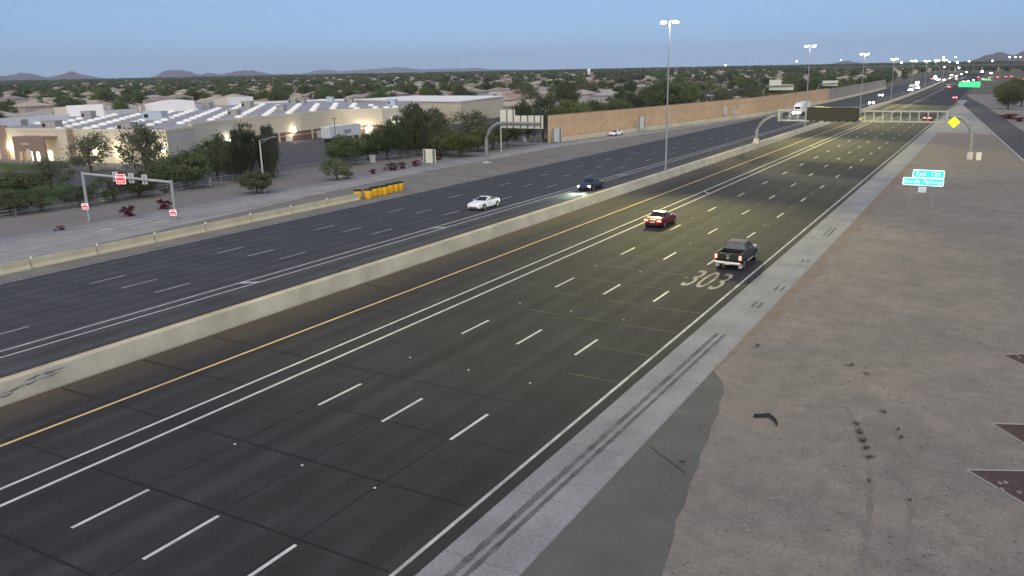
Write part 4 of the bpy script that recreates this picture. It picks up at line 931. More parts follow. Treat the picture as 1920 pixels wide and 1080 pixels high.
def wheel(parent, x, y, r_, wd=.22):
    key = (r_, wd)
    if key not in wheel_me:
        ty = MB().tube([(-wd / 2, 0, 0), (-wd * .42, 0, 0), (wd * .42, 0, 0), (wd / 2, 0, 0)], [r_ * .93, r_, r_, r_ * .93], 20).mesh('tyre', M_BLACKR, True)
        rm = MB().tube([(-wd * .51, 0, 0), (wd * .51, 0, 0)], r_ * .64, 14)
        for k in range(5):
            a = 2 * math.pi * k / 5
        sp_ = MB()
        for sgn in (-1, 1):
            for k in range(5):
                a = 2 * math.pi * (k + .5) / 5; sp_.box((sgn * wd * .515, math.cos(a) * r_ * .42, math.sin(a) * r_ * .42), (.012, .10, .10))
        wheel_me[key] = (ty, rm.mesh('rim', M_RIM))
    o = link('wheel', wheel_me[key][0], parent, (x, y, r_)); link('rim', wheel_me[key][1], o)
def pane(pts, name, parent, ma=None, off=.012, shrink=.9):
    P = [Vector(q) for q in pts]; c = sum(P, Vector()) / len(P); n = (P[1] - P[0]).cross(P[2] - P[0]).normalized()
    if n.dot(c - Vector((0, c.y * .2, .6))) < 0: n = -n
    Q = [c + (q - c) * shrink + n * off for q in P]
    return MB().add(Q, [tuple(range(len(Q)))]).build(name, ma or M_GLASS, parent)
def sedan(loc, heading, label, pm, kind='sedan', lights='off', group='vehicles on the highway', L=4.75, W=1.84, H=1.44, name='car', roofm=None, near_=True):
    """car pointing along local +y"""
    t = thing(name, loc, label, 'car', group); t.rotation_euler = (math.atan(-.00525) * math.cos(heading), 0, heading)
    slope = .0239 if loc[0] > XC else -.0225
    t.rotation_mode = 'ZYX' if False else 'XYZ'
    rm = Matrix.Rotation(math.atan(slope), 4, 'Y') @ Matrix.Rotation(math.atan(-.00525), 4, 'X') @ Matrix.Rotation(heading, 4, 'Z'); t.rotation_euler = rm.to_euler()
    h = L / 2; w_ = W / 2
    coupe = kind == 'coupe'
    zd = .98 if not coupe else .93   # deck height
    st = [(-h, .60, .42, .66, .70, .45), (-h + .06, .80, .30, .80, .86, .62), (-h + .35, .90, .24, .88, zd + .0, .74), (-h + .95, .985, .22, .92, zd + .02, .80), (-h + 1.5, 1, .20, .93, zd, .84), (0, 1, .19, .91, .96, .86), (h - 1.55, 1, .19, .88, .95, .84), (h - 1.15, .99, .20, .84, .90, .80), (h - .55, .965, .21, .80, .85, .76), (h - .16, .90, .22, .72, .78, .68), (h - .03, .80, .25, .62, .69, .58), (h, .72, .30, .56, .62, .5)]
    b = MB(); b.loft([ring(y, w_ * a, zb, zs, zt, cw * W / 1.84) for y, a, zb, zs, zt, cw in st]); b.build('body', pm, t, smooth=True)
    # greenhouse frustum
    gy = (-h + .95, -h + (1.75 if not coupe else 1.9), h - 2.35, h - 1.30) if not coupe else (-h + .75, -h + 1.95, h - 2.5, h - 1.45)
    zb = .93; bw, rw_ = w_ * .89, w_ * .66
    B = [(-bw * .86, gy[0], zb), (bw * .86, gy[0], zb), (bw, gy[1], zb - .03), (bw, gy[2], zb - .03), (bw * .90, gy[3], zb - .04), (-bw * .90, gy[3], zb - .04), (-bw, gy[2], zb - .03), (-bw, gy[1], zb - .03)]
    T = [(-rw_ * .92, gy[1] - .12, H - .07), (rw_ * .92, gy[1] - .12, H - .07), (rw_, gy[1] + .25, H - .02), (rw_, gy[2] - .1, H - .01), (rw_ * .93, gy[2] + .12, H - .06), (-rw_ * .93, gy[2] + .12, H - .06), (-rw_, gy[2] - .1, H - .01), (-rw_, gy[1] + .25, H - .02)]
    gm = MB().add(B + T, [(0, 1, 9, 8), (1, 2, 10, 9), (2, 3, 11, 10), (3, 4, 12, 11), (4, 5, 13, 12), (5, 6, 14, 13), (6, 7, 15, 14), (7, 0, 8, 15), (8, 9, 10, 11, 12, 13, 14, 15)])
    gm.build('cabin', pm, t)
    pane([B[0], B[1], T[1], T[0]], 'rear_window', t, shrink=.88); pane([B[4], B[5], T[5], T[4]], 'windscreen', t, shrink=.92)
    for s_ in (2, 6):
        a, b_ = (2, 3) if s_ == 2 else (7, 6)
        mid = lambda P: tuple((Vector(P[a]) + Vector(P[b_])) / 2)
        pane([B[a], mid(B), mid(T), T[a]], 'side_window', t, shrink=.86); pane([mid(B), B[b_], T[b_], mid(T)], 'side_window', t, shrink=.86)
        q4 = (4, 3) if s_ == 2 else (5, 6); pane([B[q4[1]], B[q4[0]], T[q4[0]], T[q4[1]]], 'side_window', t, shrink=.70)
        q1 = (1, 2) if s_ == 2 else (0, 7); pane([B[q1[0]], B[q1[1]], T[q1[1]], T[q1[0]]], 'side_window', t, shrink=.66)
    for sx in (-1, 1):
        for yw in (-h + .98, h - .93):
            MB().tube([(sx * (w_ - .16), yw, .34), (sx * (w_ + .004), yw, .34)], .39, 18).build('wheel_arch', M_DARK, t)
            wheel(t, sx * (w_ - .095), yw, .33)
        hm = M_HEAD if lights == 'head' else M_HEADF if lights == 'headfar' else M_LENS
        hs = 2.0 if lights == 'headfar' else 1
        MB().box((0, 0, 0), (.42 * hs, .12, .17 * hs), top=.85).build('headlight', hm, t, (sx * (w_ * .70), h - .10 if hm is not M_LENS else h - .13, .62))
        tm = M_TAIL if lights == 'tail' else M_TAILD if lights == 'tailfar' else M_REDL
        hs = 1.5 if lights == 'tailfar' else 1
        MB().box((0, 0, 0), (.40 * hs, .12, .15 * hs), top=.9).build('tail_light', tm, t, (sx * (w_ * .70), -h + .06, .76))
        MB().box((sx * (w_ + .06), gy[3] - .35, .98), (.18, .12, .12), top=.8).build('mirror', pm, t)
        if near_:
            for yd in (-.75, .35): MB().box((sx * (w_ - .01), yd, .80), (.03, .2, .03)).build('door_handle', M_CHR, t)
    MB().box((0, h - .02, .36), (1.1, .07, .16)).build('grille', M_DARK, t); MB().box((0, -h - .005, .62), (.5, .03, .14)).build('number_plate', M_PLATE, t); MB().box((0, -h + .06, .36), (1.25, .1, .14)).build('rear_valance', M_DARK, t)
    return t
def G2(x, y): return (x, y, G(x, y) + .012)
PW = paint('paint_white_car', (.82, .82, .82)); PR = paint('paint_red', (.13, .010, .016)); PB = paint('paint_black', (.018, .019, .022)); PD = paint('paint_navy', (.035, .035, .065)); PS = paint('paint_silver', (.40, .41, .42))
sedan(G2(-49.0, 79.3), math.pi, 'white coupe in the far carriageway coming towards the camera', PW, 'coupe', H=1.36)
dk = sedan(G2(-44.05, 97.6), math.pi, 'dark car with bright headlights in the lane beside the median barrier', PD, 'sedan', 'head')
for sx in (-.6, .6):
    ld = bpy.data.lights.new('headlight_beam', 'SPOT'); ld.energy = 900; ld.spot_size = R(50); ld.spot_blend = .8; ld.color = (.85, 1, .75); ld.shadow_soft_size = .1
    lo = bpy.data.objects.new('headlight_beam', ld); col.objects.link(lo); lo.parent = dk; lo.location = (sx, 2.5, .65); lo.rotation_euler = Vector((0, 6, -.75)).to_track_quat('-Z', 'Y').to_euler()
rd = sedan(G2(-27.55, 77.6), 0, 'red sedan with lit tail lights beside the double white line', PR, 'sedan', 'tail')
MB().box((0, -2.30, .83), (.55, .05, .10)).build('brake_light', glow('brake_lamp', (1, .35, .25), 4), rd)
sedan(G2(-81.6, 195.5), math.pi - R(8), 'small white car on the exit ramp below the salmon wall', PW, 'sedan')
# pickup
def pickup(loc, label):
    t = thing('pickup_truck', loc, label, 'pickup truck', 'vehicles on the highway')
    t.rotation_euler = (Matrix.Rotation(math.atan(.0239), 4, 'Y') @ Matrix.Rotation(math.atan(-.00525), 4, 'X')).to_euler()
    w_ = 1.0
    # lower body: bed section open, cab section, bonnet
    for y0, y1, n in ((-2.85, -.95, 'bed_side'),):
        for sx in (-1, 1):
            MB().loft([[(sx * x, y, z) for x, z in [(.86, .55), (.99, .62), (1.0, .95), (.985, 1.28), (.93, 1.33), (.84, 1.33), (.84, .78)]] for y in ((y1, y0) if sx > 0 else (y0, y1))]).build('bed_side', PB, t, smooth=True)
    MB().box((0, -1.9, .74), (1.70, 1.9, .08)).build('bed_floor', M_DARK, t); MB().box((0, -.98, 1.02), (1.70, .06, .6)).build('bed_front', PB, t)
    tg = MB().loft([[(-.86, y, z) for y, z in [(-2.88, .66), (-2.91, .95), (-2.88, 1.32), (-2.78, 1.34), (-2.78, .66)]], [(.86, y, z) for y, z in [(-2.88, .66), (-2.91, .95), (-2.88, 1.32), (-2.78, 1.34), (-2.78, .66)]]]).build('tailgate', PB, t)
    MB().tube([(0, -2.935, 1.0), (0, -2.915, 1.0)], .11, 12).build('emblem', M_CHR, tg); MB().box((0, -2.915, 1.2), (.30, .03, .06)).build('handle', M_CHR, tg)
    b = MB(); b.loft([[(x, y, z) for x, z in [(w_ * .84, .45), (w_ * .985 * k, .55), (w_ * k, .95), (w_ * .975 * k, zs), (w_ * .86 * k, zt), (.4, zt + .02)]] + [(-x, y, z) for x, z in [(w_ * .84, .45), (w_ * .985 * k, .55), (w_ * k, .95), (w_ * .975 * k, zs), (w_ * .86 * k, zt), (.4, zt + .02)]][::-1] for y, k, zs, zt in ((-.95, 1, 1.27, 1.30), (1.0, 1, 1.25, 1.28), (1.25, 1, 1.17, 1.22), (2.55, .97, 1.08, 1.14), (2.85, .9, .96, 1.0))]); b.build('body', PB, t, smooth=True)
    B = [(-.93, -.92, 1.26), (.93, -.92, 1.26), (.93, 1.25, 1.22), (-.93, 1.25, 1.22)]; T = [(-.70, -.72, 1.84), (.70, -.72, 1.84), (.70, .55, 1.86), (-.70, .55, 1.86)]
    MB().add(B + T, [(0, 1, 5, 4), (1, 2, 6, 5), (2, 3, 7, 6), (3, 0, 4, 7), (4, 5, 6, 7)]).build('cab', PB, t)
    pane([B[0], B[1], T[1], T[0]], 'rear_window', t, mat('truck_glass', (.05, .06, .075), .1, .03, spec=.6), shrink=.86); pane([B[2], B[3], T[3], T[2]], 'windscreen', t, shrink=.9)
    for a, b_ in ((1, 2), (0, 3)):
        mB = (Vector(B[a]) + Vector(B[b_])) / 2 - Vector((0, .08, 0)); mT = (Vector(T[a]) + Vector(T[b_])) / 2 - Vector((0, .02, 0))
        pane([B[a], mB, mT, T[a]], 'side_window', t, shrink=.84); pane([mB, B[b_], T[b_], mT], 'side_window', t, shrink=.84)
    bp = MB().loft([[(x, y, z) for y, z in [(-3.02 + abs(x) * .06, .50), (-3.05 + abs(x) * .06, .60), (-3.0 + abs(x) * .06, .70), (-2.84, .70), (-2.84, .48)]] for x in (-.97, -.5, 0, .5, .97)]).build('rear_bumper', M_CHR, t)
    MB().box((0, -3.065, .60), (.42, .02, .17)).build('number_plate', M_PLATE, bp)
    MB().box((0, 2.88, .62), (1.9, .16, .26)).build('front_bumper', M_CHR, t)
    for sx in (-1, 1):
        MB().box((sx * .925, -2.86, 1.06), (.15, .10, .30)).build('tail_light', M_TAIL, t); MB().box((sx * .8, 2.80, .86), (.3, .12, .22)).build('headlight', M_LENS, t)
        MB().box((sx * 1.12, .98, 1.30), (.2, .12, .22)).build('mirror', M_CHR if sx > 0 else PB, t); MB().box((sx * .88, -2.42, .34), (.30, .03, .34)).build('wheel_glint', mat('glint_white', (.55, .55, .52), .6), t)  # glint low at the rear wheels, put in as white plates
        for yw in (-1.85, 1.85):
            MB().tube([(sx * .82, yw, .42), (sx * 1.004, yw, .42)], .47, 18).build('wheel_arch', M_DARK, t); wheel(t, sx * .90, yw, .40, .26)
        MB().tube([(sx * .97, -.8, .46), (sx * .97, 1.2, .46)], .05, 6).build('side_step', M_CHR, t)
    MB().box((0, -.78, 1.82), (.3, .05, .05)).build('brake_light', M_REDL, t)
    return t
pickup(G2(-16.6, 65.0), 'black pickup truck with lit tail lights just past the painted 303')
# distant traffic
sedan(G2(-16.6, 271), 0, 'distant dark car with red tail lights seen through the gantry', PB, 'sedan', 'tailfar', near_=False)
sedan(G2(-16.8, 446), 0, 'distant car with red tail lights at the tip of the gore', PS, 'sedan', 'tailfar', near_=False)
sedan(G2(-44.2, 377), math.pi, 'distant car with glaring headlights right of the message board', PS, 'sedan', 'headfar', near_=False)
sedan(G2(-52.2, 480), math.pi, 'farther car with glaring headlights, next behind the first', PS, 'sedan', 'headfar', near_=False)
for k in range(9):
    x = (-44.1, -48.9, -52.6, -56.3)[k % 4]; y = 600 + k * 52
    sedan(G2(x, y), math.pi, 'tiny far-off car with headlights on the far carriageway', PS, 'sedan', 'headfar', 'far-off oncoming cars', near_=False)
for k in range(5):
    x = (-27.5, -20.2, -23.9, -31.9, -16.6)[k]; y = 620 + k * 70
    sedan(G2(x, y), 0, 'tiny far-off car with red tail lights on the near carriageway', PS, 'sedan', 'tailfar', 'far-off departing cars', near_=False)
for px, py in ((1748, 149), (1842, 149), (1858, 147), (1872, 146), (1886, 145), (1898, 145), (1910, 148), (1917, 150)):
    q = at(px, py); sedan((q.x, q.y, q.z + .012), R(random.uniform(-40, 10)), 'tiny far-off car with red tail lights at the far interchange', PS, 'sedan', 'tailfar', 'far-off cars at the interchange', near_=False)
def semi(loc, label, far=1.0):
    t = thing('semi_truck', loc, label, 'truck', 'vehicles on the highway'); t.rotation_euler = (0, 0, math.pi)
    MB().box((0, -6.6, 2.55), (2.55, 13.2, 2.9)).build('trailer_box', M_TRW, t); MB().box((0, 1.7, 1.9), (2.35, 2.2, 2.6), top=.9).build('cab', PW, t)
    MB().loft([[(x, y, z) for x, z in [(-.95, .6), (.95, .6), (.85, h_), (-.85, h_)]] for y, h_ in ((2.7, 1.9), (4.5, 1.5))][::-1]).build('bonnet', PW, t)
    MB().box((0, 2.72, 2.45), (1.9, .06, .7)).build('windscreen', M_GLASS, t); MB().box((0, 4.55, .6), (2.2, .15, .4)).build('bumper', M_CHR, t); MB().box((0, 1.6, 3.35), (2.1, 1.8, .8), top=.6).build('fairing', PW, t)
    for sx in (-1, 1):
        MB().box((sx * .85, 4.55, .98), (.5, .14, .34)).build('headlight', M_HEADF, t)
        for y in (3.6, -.6, -1.9, -10.6, -11.9): wheel(t, sx * 1.08, y, .5, .3)
    return t
semi(G2(-56.2, 290), 'white semi truck with headlights passing behind the message board')
semi(G2(-43.9, 548), 'distant white semi truck with headlights near the barrier')
# ================================================================== SUBURB
def topx(p):
    d = Vector(p) - Vector((0, 0, CAMZ)); k = d.dot(CF)
    return (960 + 960 * FOC * d.dot(CR) / k, 540 - 960 * FOC * d.dot(CU) / k) if k > 1 else (-9e9, 0)
STUC = [mat('stucco_%s' % n, c, .9, .06, .4, 6, .05, objrand=.12) for n, c in (('sand', (.50, .44, .35)), ('pale', (.60, .57, .51)), ('pink', (.47, .40, .35)), ('greyish', (.45, .43, .41)))]
ROOFS = [mat('tile_%s' % n, c, .9, .12, .8, 6, .12, objrand=.15) for n, c in (('brown', (.29, .24, .205)), ('grey', (.31, .29, .275)), ('tan', (.36, .315, .26)), ('red', (.30, .19, .15)))]
M_WIN = mat('house_window', (.06, .07, .085), .25, .05); M_GAR = mat('garage_door', (.48, .45, .40), .7, .05)
def house_proto(k):
    """returns list of (part name, mesh, material slot kind)"""
    W_, D_, H_, two = ((15, 11, 3.0, 0), (17, 12, 3.1, 0), (12.5, 11, 5.8, 1), (14, 10, 3.0, 0))[k]
    parts = []
    wl = MB(); wl.box((0, 0, H_ / 2 - .3), (W_, D_, H_ + .6))
    if not two: wl.box((-W_ * .28, -D_ / 2 - 1.6, H_ / 2 - .3), (W_ * .40, 3.4, H_ + .59))
    parts.append(('wall', wl.mesh('wall', STUC[0]), 'w'))
    rf = MB(); o = .6; rh = 2.0 if not two else 1.9
    def hip(cx, cy, w2, d2, z, r2):
        rx = max(0, w2 - d2) if w2 > d2 else 0; ry = max(0, d2 - w2) if d2 > w2 else 0
        rf.add([(cx - w2, cy - d2, z), (cx + w2, cy - d2, z), (cx + w2, cy + d2, z), (cx - w2, cy + d2, z), (cx - rx, cy - ry, z + r2), (cx + rx + .01, cy + ry + .01, z + r2)], [(0, 1, 5, 4) if w2 >= d2 else (0, 1, 4), (1, 2, 5) if w2 >= d2 else (1, 2, 5, 4), (2, 3, 4, 5) if w2 >= d2 else (2, 3, 5), (3, 0, 4) if w2 >= d2 else (3, 0, 4, 5), (3, 2, 1, 0)])
    def gable(cx, cy, w2, d2, z, r2):
        rf.add([(cx - w2, cy - d2, z), (cx + w2, cy - d2, z), (cx + w2, cy + d2, z), (cx - w2, cy + d2, z), (cx, cy - d2, z + r2), (cx, cy + d2, z + r2)], [(0, 1, 4), (1, 2, 5, 4), (2, 3, 5), (3, 0, 4, 5), (3, 2, 1, 0)])
    hip(0, 0, W_ / 2 + o, D_ / 2 + o, H_, rh)
    if not two: gable(-W_ * .28, -D_ / 2 - .6, W_ * .20 + o, 3.0 + o, H_ + .02, 1.4)
    parts.append(('roof', rf.mesh('roof', ROOFS[0]), 'r'))
    y = -D_ / 2 - .03; gy = y - 3.3 if not two else y
    parts.append(('garage_door', MB().box((-W_ * .28, gy, 1.1), (4.6, .08, 2.2)).mesh('garage_door', M_GAR), 'x'))
    for x, z in ((W_ * .12, 1.5), (W_ * .34, 1.5)) + (((-W_ * .3, 4.3), (W_ * .25, 4.3)) if two else ()):
        parts.append(('window', MB().box((x, y, z), (1.7, .08, 1.3)).mesh('window', M_WIN), 'x'))
    for yy in (-D_ * .2, D_ * .25): parts.append(('window', MB().box((W_ / 2 + .03, yy, 1.6), (.08, 1.5, 1.2)).mesh('window', M_WIN), 'x'))
    return parts
PROTO = [house_proto(k) for k in range(4)]
def blocked(x, y, m_=0):
    if x > -104 - m_ and y < 171: return True
    if x > lerp(WALLX, y) - 9 - m_: return True
    if y > 900 and x > -90: return True
    return x > -300 and y < 292 and not (x < -262 and y < 150)
rnd = random.Random(5); spots = []; tspots = []
for bx in range(-60, 1):
    for by in range(-2, 72):
        x0 = bx * 46 - 20; y0 = by * 46 + 12
        for ox in (-11, 11):
            for oy in (-12, 12):
                x, y = x0 + ox + rnd.uniform(-2, 2), y0 + oy + rnd.uniform(-2, 2)
                d = math.hypot(x, y)
                if d < 120 or d > 2600: continue
                px, py = topx((x, y, G(x, y) + 4))
                if not (-30 < px < 1960): continue
                if not blocked(x, y, 4) and rnd.random() < (.84 if d < 900 else .6): spots.append((d, x, y, R(90) * (1 if ox > 0 else -1) + rnd.uniform(-.06, .06)))
        for k in range(5):
            x, y = x0 + rnd.uniform(-23, 23), y0 + rnd.uniform(-23, 23); d = math.hypot(x, y)
            if d < 150 or d > 2600 or blocked(x, y): continue
            px, py = topx((x, y, G(x, y) + 4))
            if not (-30 < px < 1960): continue
            tspots.append((d, x, y, rnd.uniform(5, 11)))
spots.sort(); tspots.sort()
hcell = {}
for h in spots: hcell.setdefault((int(h[1] // 9), int(h[2] // 9)), []).append(h)
def clear(t): 
    cx, cy = int(t[1] // 9), int(t[2] // 9)
    return all((t[1] - h[1]) ** 2 + (t[2] - h[2]) ** 2 > 56 for i in (-1, 0, 1) for j in (-1, 0, 1) for h in hcell.get((cx + i, cy + j), ()))
tspots = [t for t in tspots if clear(t)]
NH, NT = 280, 280
zone = lambda x, y: 0 if y < .45 * -x else 1 if y < .9 * -x else 2
ZN = ('beyond the left half of the store roof', 'beyond the right half of the store roof', 'behind the noise wall')
rn = ('brown', 'grey', 'tan', 'red')
variants = {}
for i, (d, x, y, rz) in enumerate(spots[:NH]):
    k = rnd.choice((0, 0, 1, 1, 2, 3)); wi = rnd.randrange(4); ri = rnd.choice((0, 1, 1, 2, 2, 0, 0, 1, 2, 3))
    st = 'two-storey' if k == 2 else 'single-storey'
    t = thing('house', (x, y, G(x, y)), '%s %s stucco house with %s tiled roof %s' % (st, ('sand', 'pale', 'pinkish', 'greyish')[wi], ('brown', 'grey', 'tan', 'reddish')[ri], ZN[zone(x, y)]), 'house', 'suburban houses', rz=rz)
    full = d < 560
    for nm, me, kd in PROTO[k]:
        if kd == 'x' and not full: continue
        o = link(nm, me, t)
        if kd in 'wr': o.material_slots[0].link = 'OBJECT'; o.material_slots[0].material = (STUC[wi] if kd == 'w' else ROOFS[ri])
def instance_stuff(name, items, base_me_list, label):
    """merge many far things into one mesh"""
    import numpy as np
    Vs, Fs, Ms, mats, off = [], [], [], [], 0
    for me, ma in base_me_list: pass
    for me_i, x, y, z, s_, rz, mi in items:
        v, f = base_me_list[me_i]
        c, s0 = math.cos(rz), math.sin(rz); vv = v * s_; X = vv[:, 0] * c - vv[:, 1] * s0 + x; Y = vv[:, 0] * s0 + vv[:, 1] * c + y
        Vs.append(np.stack([X, Y, vv[:, 2] + z], 1)); Fs.append(f + off); off += len(v); Ms.append(np.full(len(f), mi))
    return np.concatenate(Vs), np.concatenate(Fs), np.concatenate(Ms)
def np_mesh(name, V, F, Mi, mats_):
    me = bpy.data.meshes.new(name); me.vertices.add(len(V)); me.vertices.foreach_set('co', V.ravel()); n = F.shape[1]
    me.loops.add(F.size); me.loops.foreach_set('vertex_index', F.ravel()); me.polygons.add(len(F)); me.polygons.foreach_set('loop_start', list(range(0, F.size, n)))
    for q in mats_: me.materials.append(q)
    me.polygons.foreach_set('material_index', Mi); me.update(calc_edges=True); me.validate(); return me
import numpy as np
def tri_arrays(mbs):
    V = []; F = []; M = []
    for me, mi in mbs:
        o = len(V); V += [tuple(v.co) for v in me.vertices]
        for p in me.polygons:
            vs = list(p.vertices)
            for i in range(1, len(vs) - 1): F.append((o + vs[0], o + vs[i], o + vs[i + 1])); M.append(mi)
    return np.array(V), np.array(F), np.array(M)
HA = []
for k in range(4): HA.append(tri_arrays([(PROTO[k][0][1], 0), (PROTO[k][1][1], 1)]))
Vs, Fs, Ms, off = [], [], [], 0
for (d, x, y, rz) in spots[NH:]:
    v, f, m_ = HA[rnd.choice((0, 1, 2, 3))]; c, s0 = math.cos(rz), math.sin(rz)
    Vs.append(np.stack([v[:, 0] * c - v[:, 1] * s0 + x, v[:, 0] * s0 + v[:, 1] * c + y, v[:, 2] + G(x, y)], 1)); Fs.append(f + off); off += len(v); Ms.append(m_ * 4 + np.where(m_ == 1, rnd.choice((0, 1, 1, 2, 2, 0, 3)), rnd.randrange(4)))
tag(link('far_houses', np_mesh('far_houses', np.concatenate(Vs), np.concatenate(Fs), np.concatenate(Ms), STUC + ROOFS)), 'mass of far suburban roofs towards the horizon', 'houses', None, 'stuff')
tones = ('green', 'olive', 'dark', 'green', 'bright', 'dark')
for i, (d, x, y, h_) in enumerate(tspots[:NT]):
    tn = rnd.choice(tones); tree(Vector((x, y, G(x, y))), h_, h_ * rnd.uniform(.8, 1.15), rnd.choice(('round', 'round', 'airy')), tn, {'green': 'green', 'olive': 'olive', 'dark': 'dark green', 'bright': 'bright green'}[tn] + (' tall' if h_ > 9 else ' mid-sized' if h_ > 7 else ' small') + ' garden tree among the houses ' + ZN[zone(x, y)], 'garden trees among the houses')
def blob(seed, n, leaf):
    r0 = random.Random(seed); V = []; F = []
    for l in range(n):
        while True:
            p = Vector((r0.uniform(-1, 1), r0.uniform(-1, 1), r0.uniform(-1, 1)))
            if .3 < p.length < 1: break
        s_ = leaf * r0.uniform(.6, 1.4); u = Vector((r0.gauss(0, 1), r0.gauss(0, 1), r0.gauss(0, 1))).normalized(); v = u.orthogonal().normalized(); k = len(V)
        p = Vector((p.x, p.y, p.z * .85 + .95)); V += [p - u * s_, p + v * s_ * .8, p + u * s_, p - v * s_ * .8]; F.append((k, k + 1, k + 2, k + 3))
    return np.array([tuple(q) for q in V]), np.array(F)
BL = [blob(i, 90, .26) for i in range(4)]
Vs, Fs, Ms, off = [], [], [], 0
far_t = list(tspots[NT:])
for k in range(2200):
    a = R(rnd.uniform(-66, 8)); d = rnd.uniform(2500, 6500); far_t.append((d, d * math.sin(a), d * math.cos(a), rnd.uniform(7, 13)))
for k in range(500):
    a = R(rnd.uniform(-4, 12)); d = rnd.uniform(1300, 3500); far_t.append((d, d * math.sin(a), d * math.cos(a), rnd.uniform(5, 10)))
for (d, x, y, h_) in far_t:
    v, f = BL[rnd.randrange(4)]; s_ = h_ / 2 * (1.0 if d < 2500 else 1.3); c, s0 = math.cos(d), math.sin(d); wx_ = rnd.uniform(.9, 1.3) * (1 if d < 2500 else 1.8)
    Vs.append(np.stack([(v[:, 0] * c - v[:, 1] * s0) * s_ * wx_ + x, (v[:, 0] * s0 + v[:, 1] * c) * s_ * wx_ + y, v[:, 2] * h_ / 1.85 + G(x, y) - .2], 1)); Fs.append(f + off); off += len(v); Ms.append(np.full(len(f), rnd.randrange(4)))
tag(link('far_trees', np_mesh('far_trees', np.concatenate(Vs), np.concatenate(Fs), np.concatenate(Ms), [LG1, LG2, LG3, LG1])), 'dark mass of far garden trees reaching the horizon', 'trees', None, 'stuff')
# a few far landmarks
def block(name, px, py, hpx, wpx, dep, ma, label, cat='building', roofm=None):
    q = at(px, py); k = (q - Vector((0, 0, CAMZ))).dot(CF) / 960 / FOC; W_, H_ = wpx * k, hpx * k
    t = thing(name, q, label, cat, rz=-math.atan2(q.x, q.y)); MB().box((0, dep / 2, H_ / 2), (W_, dep, H_)).build('wall', ma, t); MB().box((0, dep / 2, H_ + .3), (W_ + .6, dep + .6, .6)).build('parapet', roofm or M_PARW, t)
    n = max(2, int(wpx / 9))
    for i in range(n): MB().box((-W_ / 2 + W_ * (i + .5) / n, -.06, H_ * .5), (W_ / n * .45, .1, H_ * .35)).build('window', M_WIN, t)
    return t
block('commercial_building', 1055, 149, 7, 46, 30, M_PARW, 'pale flat-roofed block in the distance left of the light mast')
block('commercial_building', 245, 200, 13, 34, 14, mat('brick_orange', (.26, .12, .08), .9), 'orange-brown building just behind the store roof', roofm=mat('brick_orange2', (.4, .3, .2), .9))
block('commercial_building', 300, 183, 5, 52, 20, STUC[1], 'long pale building far behind the curved store parapet')
block('commercial_building', 430, 162, 5, 30, 20, M_PARW, 'small white building in the suburb above the store')
block('commercial_building', 168, 187, 6, 40, 16, STUC[1], 'pale low building behind the left store parapet')
block('commercial_building', 715, 150, 4, 40, 30, M_PARW, 'white low building near the horizon above the store')
q = at(1104, 152); t = thing('water_tower', q, 'slim white tower in the distance left of the light mast', 'tower'); k = (q - Vector((0, 0, CAMZ))).dot(CF) / 960 / FOC
MB().lathe([(2.2 * k, 0), (1.6 * k, 4 * k), (1.6 * k, 11 * k), (3 * k, 13 * k), (3.2 * k, 19 * k), (2 * k, 22 * k), (.3 * k, 23 * k)], 12).build('tank', M_PARW, t, smooth=True)
# ================================================================== FAR END OF THE HIGHWAY
ov = thing('overpass', (-40, 1240, G(-40, 1240)), 'low grey overpass crossing the highway in the distance', 'bridge')
MB().box((70, 0, 7.2), (520, 12, 1.7)).build('deck', M_APRON, ov); MB().box((70, -6.2, 8.4), (520, .3, .9)).build('parapet', M_GRAV, ov)
for x in (-40, -10, 20, 1.5, 38): MB().box((x - 0 if x != 1.5 else -70, 0, 3.1), (1.4, 9, 6.4)).build('pier', M_KRAIL, ov)
for sx in (-1, 1): MB().slab([(sx * 90, 6.3), (sx * 250 + 68, 6.3), (sx * 330 + 68, -1), (sx * 105, -1)][::sx], -6, 6).build('embankment', M_LAND, ov)
# green guide signs over the on-ramp merge
Yq = 640
t = thing('guide_sign', (-9, Yq, G(-9, Yq)), 'pair of distant green guide signs over the road beyond the gore', 'sign')
for px0, px1 in ((1798, 1817), (1818.5, 1837)):
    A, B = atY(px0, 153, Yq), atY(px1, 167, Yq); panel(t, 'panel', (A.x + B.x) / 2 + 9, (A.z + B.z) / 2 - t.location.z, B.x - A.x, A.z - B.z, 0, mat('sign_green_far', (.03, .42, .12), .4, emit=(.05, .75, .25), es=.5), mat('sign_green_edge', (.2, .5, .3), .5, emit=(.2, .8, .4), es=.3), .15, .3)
A = atY(1840, 160, Yq); MB().tube([(A.x + 9 + 1, .4, 0), (A.x + 10, .4, A.z - t.location.z + .6), (A.x - 12, .4, A.z - t.location.z + .6)], .35, 8).build('arm', M_GALVD, t)
t = thing('guide_sign', (-3, 830, G(-3, 830)), 'small distant green guide sign right of the paired ones', 'sign')
A, B = atY(1841, 148, 830), atY(1857, 157, 830); panel(t, 'panel', (A.x + B.x) / 2 + 3, (A.z + B.z) / 2 - t.location.z, B.x - A.x, A.z - B.z, 0, MATS['sign_green_far'], MATS['sign_green_edge'], .15, .3); MB().tube([(B.x + 4, .4, 0), (B.x + 4, .4, 7)], .35, 8).build('post', M_GALVD, t)
